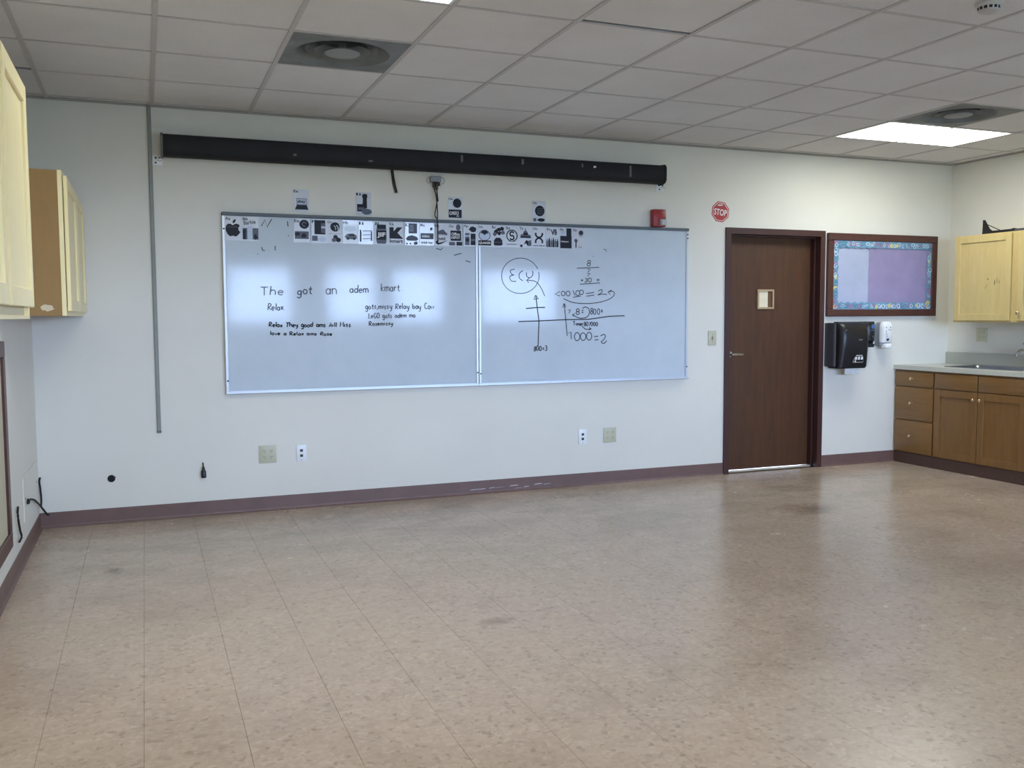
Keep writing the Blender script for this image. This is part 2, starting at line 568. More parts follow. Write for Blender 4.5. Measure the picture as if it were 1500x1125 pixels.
structure('added_sky_blocker', multi([(-2.6, W + 2.0, B - 2.6, B - 0.2, 2.55, 2.75), (-2.6, -0.2, B - 0.2, 2.0, 2.55, 2.75)]), M['deck'])  # unseen slabs added to block high sky and cut the room's bounce light
structure('ground', multi([(-90, 60, -90, B - 0.25, -0.4, -0.3), (-90, -0.25, B - 0.25, 40, -0.4, -0.3)]), M['ground'])
for k, (a, b) in enumerate(WINDOWS):
    wf = structure('window_%d' % (k + 1), multi([(a, a + 0.04, B - 0.12, B - 0.06, WZ0, WZ1), (b - 0.04, b, B - 0.12, B - 0.06, WZ0, WZ1),
                   (a + 0.04, b - 0.04, B - 0.12, B - 0.06, WZ0, WZ0 + 0.04), (a + 0.04, b - 0.04, B - 0.12, B - 0.06, WZ1 - 0.04, WZ1)]), M['railgrey'])
    finish('pane', multi([(a + 0.04, b - 0.04, B - 0.0925, B - 0.0895, WZ0 + 0.04, WZ1 - 0.04)]), M['glass'], wf)
    finish('sill', bbox(a - 0.03, b + 0.03, B - 0.06, B + 0.05, WZ0 - 0.025, WZ0, 0.003), M['white_plastic'], wf)

# ceiling: deck, lay-in panels and tee grid
ceiling = structure('ceiling', multi([(-0.2, W + 0.2, B - 0.2, 0.2, ZT, ZT + 0.1)]), M['deck'])
TROFFERS = [(9, 1), (1, 4), (1, 9)]
VENTS = [(2, 2), (9, 2)]
taken = set(VENTS)
for i, r in TROFFERS:
    taken |= {(i, r), (i + 1, r)}
ni = 13; nr = 14
tt = 0.012
shared_panel = None
def cell_rect(i, r):
    x0 = GX + i * GS; x1 = x0 + GS
    y1 = -(GY + r * GS); y0 = y1 - GS
    return max(0.0, x0), min(W, x1), max(B, y0), min(0.0, y1)
for i in range(-1, ni):
    for r in range(-1, nr):
        if (i, r) in taken:
            continue
        x0, x1, y0, y1 = cell_rect(i, r)
        if x1 - x0 < 0.03 or y1 - y0 < 0.03:
            continue
        full = abs(x1 - x0 - GS) < 1e-4 and abs(y1 - y0 - GS) < 1e-4
        e = 0.006
        if (i, r) in ((4, 4), (-1, 1)):      # panels pushed askew, leaving a dark slot
            bm = bmesh.new()
            box(bm, x0 + e, x1 - e, y0 + 0.001, y1 - 0.024, H + 0.002, H + 0.017)
            finish('ceiling_panel', bm, M['ceil'], ceiling)
            continue
        if full and shared_panel is not None:
            o = bpy.data.objects.new('ceiling_panel', shared_panel)
            COL.objects.link(o)
            o.parent = ceiling
            o.location = Vector((x0, y0, H)) - origin(ceiling)
        else:
            bm = bmesh.new()
            box(bm, e, x1 - x0 - e, e, y1 - y0 - e, 0.0005, 0.016)
            bmesh.ops.translate(bm, verts=bm.verts, vec=origin(ceiling))
            o = finish('ceiling_panel', bm, M['ceil'], ceiling)
            o.location = Vector((x0, y0, H)) - origin(ceiling)
            if full:
                shared_panel = o.data
for i in range(0, ni):
    x = GX + i * GS
    if 0.02 < x < W - 0.02:
        finish('main_tee', multi([(x - tt, x + tt, B, 0, H - 0.004, H), (x - 0.002, x + 0.002, B, 0, H, H + 0.035)]), M['tee'], ceiling)
xs = [0.0] + [GX + i * GS for i in range(ni)] + [W]
for r in range(0, nr):
    y = -(GY + r * GS)
    if y < B + 0.02:
        continue
    for a, b in zip(xs, xs[1:]):
        if b - a > 0.03:
            finish('cross_tee', multi([(a + tt, b - tt, y - 0.009, y + 0.009, H - 0.003, H)]), M['tee'], ceiling)
structure('trim_1', multi([(0, W, -0.022, 0, H - 0.003, H), (0, W, -0.002, 0, H - 0.014, H)]), M['wallangle'])
structure('trim_2', multi([(0, 0.022, B, -0.022, H - 0.003, H), (0, 0.002, B, -0.022, H - 0.014, H)]), M['wallangle'])
structure('trim_3', multi([(W - 0.022, W, B, -0.022, H - 0.003, H), (W - 0.002, W, B, -0.022, H - 0.014, H)]), M['wallangle'])

# baseboards: rubber cove base
def cove(run, axis):
    prof = [(0.0, 0.0), (-0.016, 0.0), (-0.013, 0.004), (-0.008, 0.010), (-0.005, 0.020), (-0.004, 0.097), (-0.002, 0.100), (0.0, 0.100)]
    bm = bmesh.new()
    a, b = run
    if axis == 'back':
        loft(bm, [[(a, d, z) for d, z in prof], [(b, d, z) for d, z in prof]])
    elif axis == 'left':
        loft(bm, [[(-d, a, z) for d, z in prof], [(-d, b, z) for d, z in prof]])
    else:
        loft(bm, [[(W + d, a, z) for d, z in prof], [(W + d, b, z) for d, z in prof]])
    return bm
def merged(*bms):
    bm = bmesh.new()
    for b in bms:
        merge_into(bm, b, lambda c: c)
    return bm
structure('baseboard_back', merged(cove((0, 5.128), 'back'), cove((6.145, 6.972), 'back')), M['base'])
structure('baseboard_left', cove((B, -0.017), 'left'), M['base'])
structure('baseboard_right', cove((B, -1.86), 'right'), M['base'])
# pale scrape along the cove base under the whiteboard
scr = bmesh.new()
for k in range(9):
    x = 2.88 + k * 0.075 + random.uniform(-0.02, 0.02)
    zz = 0.028 + random.uniform(-0.008, 0.012)
    w_ = random.uniform(0.05, 0.10); h_ = random.uniform(0.004, 0.014)
    ngon(scr, [(x, -0.0056, zz), (x + w_, -0.0056, zz + 0.004), (x + w_ * 0.8, -0.0056, zz + h_), (x + w_ * 0.2, -0.0056, zz + h_ * 0.8)])
bb = bpy.data.objects['baseboard_back']
finish('scuff_mark', scr, plain('pale_scuff', srgb(196, 186, 190), 0.6), bb)

# ------------------------------------------------------------------ door in the back wall
door = structure('door_1', bbox(DX0 + 0.004, DX1 - 0.004, 0.100, 0.145, 0.012, DZ - 0.004, 0.002), M['door_wood'])
fb = multi([(OX0 - 0.012, DX0, -0.014, 0.0, 0, OZ + 0.010), (DX1, OX1 + 0.012, -0.014, 0.0, 0, OZ + 0.010), (DX0, DX1, -0.014, 0.0, DZ, OZ + 0.010),
            (OX0, DX0, 0.0, 0.19, 0, OZ), (DX1, OX1, 0.0, 0.19, 0, OZ), (DX0, DX1, 0.0, 0.19, DZ, OZ),
            (DX0, DX0 + 0.016, 0.05, 0.098, 0, DZ), (DX1 - 0.016, DX1, 0.05, 0.098, 0, DZ), (DX0 + 0.016, DX1 - 0.016, 0.05, 0.098, DZ - 0.016, DZ)])
finish('door_frame', fb, M['frame_brown'], door)
finish('painted_gap_light', bbox(DX0 + 0.001, DX1 - 0.001, 0.060, 0.150, -0.003, 0.006, 0.002), plain('gap_light_cream', srgb(196, 180, 150), 0.5), door)  # cream strip painted in for the line of corridor light under the door
lx0, lx1, lz0, lz1 = 5.522, 5.692, 1.385, 1.552
lite = finish('vision_light', multi([(lx0, lx0 + 0.016, 0.086, 0.1, lz0, lz1), (lx1 - 0.016, lx1, 0.086, 0.1, lz0, lz1),
              (lx0 + 0.016, lx1 - 0.016, 0.086, 0.1, lz0, lz0 + 0.016), (lx0 + 0.016, lx1 - 0.016, 0.086, 0.1, lz1 - 0.016, lz1)]), plain('lite_frame', srgb(178, 152, 116), 0.5), door)
lite['label'] = 'small square wired window in the door, covered with cream paper'
finish('paper_cover', multi([(lx0 + 0.016, lx0 + 0.112, 0.097, 0.0995, lz0 + 0.016, lz1 - 0.016)]), M['cream'], lite)
finish('pane', multi([(lx0 + 0.112, lx1 - 0.016, 0.097, 0.0995, lz0 + 0.016, lz1 - 0.016)]), plain('dim_pane', srgb(104, 74, 52), 0.2), lite)
lev = bmesh.new()
lathe(lev, [(0.030, 0.100), (0.030, 0.094), (0.027, 0.091), (0.012, 0.089)], 'y', (5.248, 0, 1.002), 20)
tube(lev, [(5.248, 0.092, 1.002), (5.248, 0.045, 1.002)], 0.010, 10)
tube(lev, curve_pts([(5.243, 0.048, 1.002), (5.27, 0.044, 1.002), (5.33, 0.044, 1.000), (5.368, 0.050, 0.998)], 4), [0.011] * 10 + [0.010, 0.009, 0.007], 10)
finish('lever_handle', lev, M['chrome'], door, True)
db = bmesh.new()
lathe(db, [(0.016, 0.100), (0.016, 0.096), (0.011, 0.094)], 'y', (5.236, 0, 1.160), 16)
finish('deadbolt', db, M['steel'], door, True)

# ------------------------------------------------------------------ ceiling lights, vents, smoke detector
wordpos = {(9, 1): 'lit white troffer light over the kitchen corner, beside the right vent', (1, 4): 'lit white troffer light cut by the top edge above the left vent'}
for i, r in TROFFERS:
    x0, x1 = GX + i * GS, GX + (i + 2) * GS
    y1 = -(GY + r * GS); y0 = y1 - GS
    lab = wordpos.get((i, r), 'lit white troffer light toward the left wall, behind the camera')
    t = thing('ceiling_light', lab, 'light', ((x0 + x1) / 2, (y0 + y1) / 2, H - 0.004), 'ceiling troffer lights')
    a = 0.014
    fx0, fx1, fy0, fy1 = x0 + tt, x1 - tt, y0 + tt, y1 - tt
    finish('frame', multi([(fx0, fx0 + a, fy0, fy1, H - 0.004, H + 0.07), (fx1 - a, fx1, fy0, fy1, H - 0.004, H + 0.07), (fx0 + a, fx1 - a, fy0, fy0 + a, H - 0.004, H + 0.07), (fx0 + a, fx1 - a, fy1 - a, fy1, H - 0.004, H + 0.07),
                           (fx0, fx1, fy0, fy1, H + 0.07, H + 0.075)]), M['white_plastic'], t)
    bm = bmesh.new()
    box(bm, fx0 + a, fx1 - a, fy0 + a, fy1 - a, H - 0.002, H + 0.003)
    finish('diffuser', bm, M['lamp'], t)
for (i, r), lab in zip(VENTS, ['square grey ceiling air vent with dusty round plaque, left of centre', 'square grey ceiling air vent touching the lit kitchen light']):
    x0 = GX + i * GS + tt; x1 = x0 + GS - 2 * tt
    y1 = -(GY + r * GS) - tt; y0 = y1 - GS + 2 * tt
    cx, cy = (x0 + x1) / 2, (y0 + y1) / 2
    t = thing('air_vent', lab, 'vent', (cx, cy, H), 'square ceiling air vents')
    bm = bmesh.new()
    N = 32
    sq = []
    hw = (x1 - x0) / 2
    for k in range(N):
        a = 2 * math.pi * k / N
        c_, s_ = math.cos(a), math.sin(a)
        m_ = max(abs(c_), abs(s_))
        sq.append((cx + c_ / m_ * hw, cy + s_ / m_ * hw, H - 0.003))
    circ = lambda rr, z: [(cx + rr * math.cos(2 * math.pi * k / N), cy + rr * math.sin(2 * math.pi * k / N), z) for k in range(N)]
    loft(bm, [[(p[0], p[1], H + 0.02) for p in sq], sq, circ(0.255, H - 0.003), circ(0.245, H - 0.006), circ(0.215, H + 0.05), circ(0.17, H + 0.10)], cap=False)
    bm.faces.new([bm.verts.new(p) for p in circ(0.17, H + 0.10)])
    finish('face_plate', bm, M['vent'], t, True)
    for rr, zz in ((0.19, 0.02), (0.145, 0.012)):
        bm = bmesh.new()
        loft(bm, [circ(rr, H + zz), circ(rr - 0.045, H + zz + 0.045), circ(rr - 0.047, H + zz + 0.043), circ(rr, H + zz - 0.003)], cap=False)
        finish('cone_ring', bm, M['vent'], t, True)
    bm = bmesh.new()
    loft(bm, [circ(0.088, H - 0.004), circ(0.092, H - 0.002), circ(0.088, H + 0.004), circ(0.02, H + 0.01), circ(0.02, H + 0.1)])
    finish('plaque', bm, M['vent_plaque'], t, True)

sd = thing('smoke_detector', 'round white smoke detector with black slots at the top right edge', 'smoke detector', (4.165, -3.375, H))
bm = bmesh.new()
lathe(bm, [(0.056, H - 0.002), (0.056, H - 0.012), (0.047, H - 0.018), (0.044, H - 0.036), (0.034, H - 0.042), (0.008, H - 0.043)], 'z', (4.165, -3.375, 0), 32)
finish('housing', bm, M['tee'], sd, True)
bm = bmesh.new()
for k in range(14):
    a = 2 * math.pi * k / 14
    ngon(bm, [(4.165 + rr * math.cos(a + t1), -3.375 + rr * math.sin(a + t1), zz) for t1, rr, zz in ((-0.15, 0.0473, H - 0.020), (0.15, 0.0473, H - 0.020), (0.15, 0.0455, H - 0.032), (-0.15, 0.0455, H - 0.032))])
finish('sensing_slots', bm, M['blackmatte'], sd)

# ------------------------------------------------------------------ wall-mounted raceway, screen case
cd = thing('wire_raceway', 'thin grey vertical raceway strip running down from the ceiling, left', 'raceway', (0.724, 0, 0.585))
finish('cover', bbox(0.712, 0.736, -0.016, 0, 0.590, H - 0.003, 0.003), M['conduit'], cd)
finish('end_cap', bbox(0.710, 0.738, -0.018, 0, 0.578, 0.592, 0.002), M['tape'], cd)

case = thing('projector_screen', 'long black projector screen case mounted high above the whiteboards', 'projector screen', (2.64, 0, 2.37))
bm = bmesh.new()
prof = [(-0.012, 2.506), (-0.010, 2.375), (-0.040, 2.366), (-0.085, 2.369), (-0.106, 2.382), (-0.114, 2.396), (-0.114, 2.486), (-0.108, 2.500), (-0.096, 2.507)]
xs_ = [0.800, 0.803, 4.480, 4.484]
loft(bm, [[(x, y, z) for y, z in prof] for x in xs_])
finish('housing', bm, M['case'], case, True)
for x in (0.787, 4.484):
    pr = [(-0.001, 2.515), (-0.001, 2.362), (-0.06, 2.360), (-0.100, 2.372), (-0.119, 2.394), (-0.119, 2.49), (-0.100, 2.513), (-0.05, 2.517)]
    bm = bmesh.new()
    loft(bm, [[(x, y, z) for y, z in pr], [(x + 0.013, y, z) for y, z in pr]])
    finish('end_cap', bm, M['tape'] if x < 1 else M['blackmatte'], case)
for x, w_, z0, z1, key in ((2.80, 0.016, 2.435, 2.495, 'tape'), (3.27, 0.018, 2.445, 2.485, 'tape'), (3.76, 0.012, 2.45, 2.48, 'tape'), (3.86, 0.022, 2.452, 2.468, 'white_plastic'), (4.17, 0.016, 2.40, 2.49, 'tape'), (1.62, 0.02, 2.41, 2.425, 'tape'), (2.13, 0.03, 2.40, 2.412, 'tape')):
    bm = bmesh.new()
    ngon(bm, [(x, -0.1146, z0), (x + w_, -0.1146, z0 + 0.004), (x + w_ * 0.9, -0.1146, min(z1, 2.486)), (x - 0.002, -0.1146, min(z1, 2.486))])
    finish('tape_scrap', bm, M[key], case)
for x0, x1, lab in ((0.728, 0.797, 'white bracket plate under the left end of the black screen case'), (4.468, 4.546, 'white bracket plate under the right end of the black screen case')):
    t = thing('mounting_bracket', lab, 'bracket', ((x0 + x1) / 2, 0, 2.318), 'white screen case brackets')
    finish('plate', bbox(x0, x1, -0.004, 0, 2.318, 2.382 if x0 > 1 else 2.385, 0.001), M['white_plastic'], t)
    finish('arm', bbox(x1 - 0.03, x1 - 0.004, -0.05, -0.004, 2.346, 2.358, 0.001), M['white_plastic'], t)
    for zx, zz in ((0.4, 2.335), (0.4, 2.366), (0.75, 2.366)):
        bm = bmesh.new()
        lathe(bm, [(0.006, -0.004), (0.006, -0.006), (0.003, -0.007)], 'y', (x0 + zx * (x1 - x0), 0, zz), 10)
        finish('screw', bm, M['blackmatte'], t)
bm = bmesh.new()
for A, C in zip([(2.318, 2.375), (2.326, 2.31), (2.334, 2.26), (2.349, 2.212)], [(2.326, 2.31), (2.334, 2.26), (2.349, 2.212)]):
    pass
pts = [(2.318, 2.372), (2.324, 2.32), (2.332, 2.27), (2.347, 2.212)]
loft(bm, [[(x - 0.010, -0.016, z), (x + 0.010, -0.020, z), (x + 0.010, -0.017, z), (x - 0.010, -0.013, z)] for x, z in pts])
tag(finish('pull_strap', bm, M['blackmatte']), 'short black strap hanging under the screen case, left of the cables', 'strap')

cb = thing('cable_box', 'small pale junction box with black cables under the screen case', 'junction box', (2.634, 0, 2.29))
finish('box_body', bbox(2.594, 2.674, -0.042, 0, 2.298, 2.342, 0.006, 2), M['grey_plastic'], cb)
for s in (-1, 1):
    bm = bmesh.new()
    tube(bm, curve_pts([(2.634 + s * 0.040, -0.03, 2.335), (2.634 + s * 0.064, -0.03, 2.325), (2.634 + s * 0.066, -0.03, 2.300), (2.634 + s * 0.046, -0.03, 2.284)], 4), 0.0022, 6)
    finish('wire_loop', bm, M['grey_plastic'], cb)
for nm, P, r in (('plug', [(2.620, -0.03, 2.30), (2.620, -0.03, 2.262)], 0.010), ('plug', [(2.640, -0.032, 2.30), (2.641, -0.032, 2.245)], 0.011), ('plug', [(2.660, -0.03, 2.30), (2.661, -0.03, 2.272)], 0.009)):
    bm = bmesh.new(); tube(bm, P, r, 8); finish(nm, bm, M['black'], cb, True)
for P in ([(2.620, -0.03, 2.262), (2.632, -0.046, 2.20), (2.638, -0.049, 2.12), (2.640, -0.050, 2.02), (2.642, -0.048, 1.87)], [(2.641, -0.032, 2.25), (2.640, -0.045, 2.17), (2.624, -0.049, 2.09), (2.620, -0.050, 2.06), (2.634, -0.050, 2.035)], [(2.641, -0.034, 2.25), (2.645, -0.035, 2.20), (2.652, -0.03, 2.162)]):
    bm = bmesh.new(); tube(bm, curve_pts(P, 5), 0.0042, 6); finish('cable', bm, M['blackmatte'], cb, True)

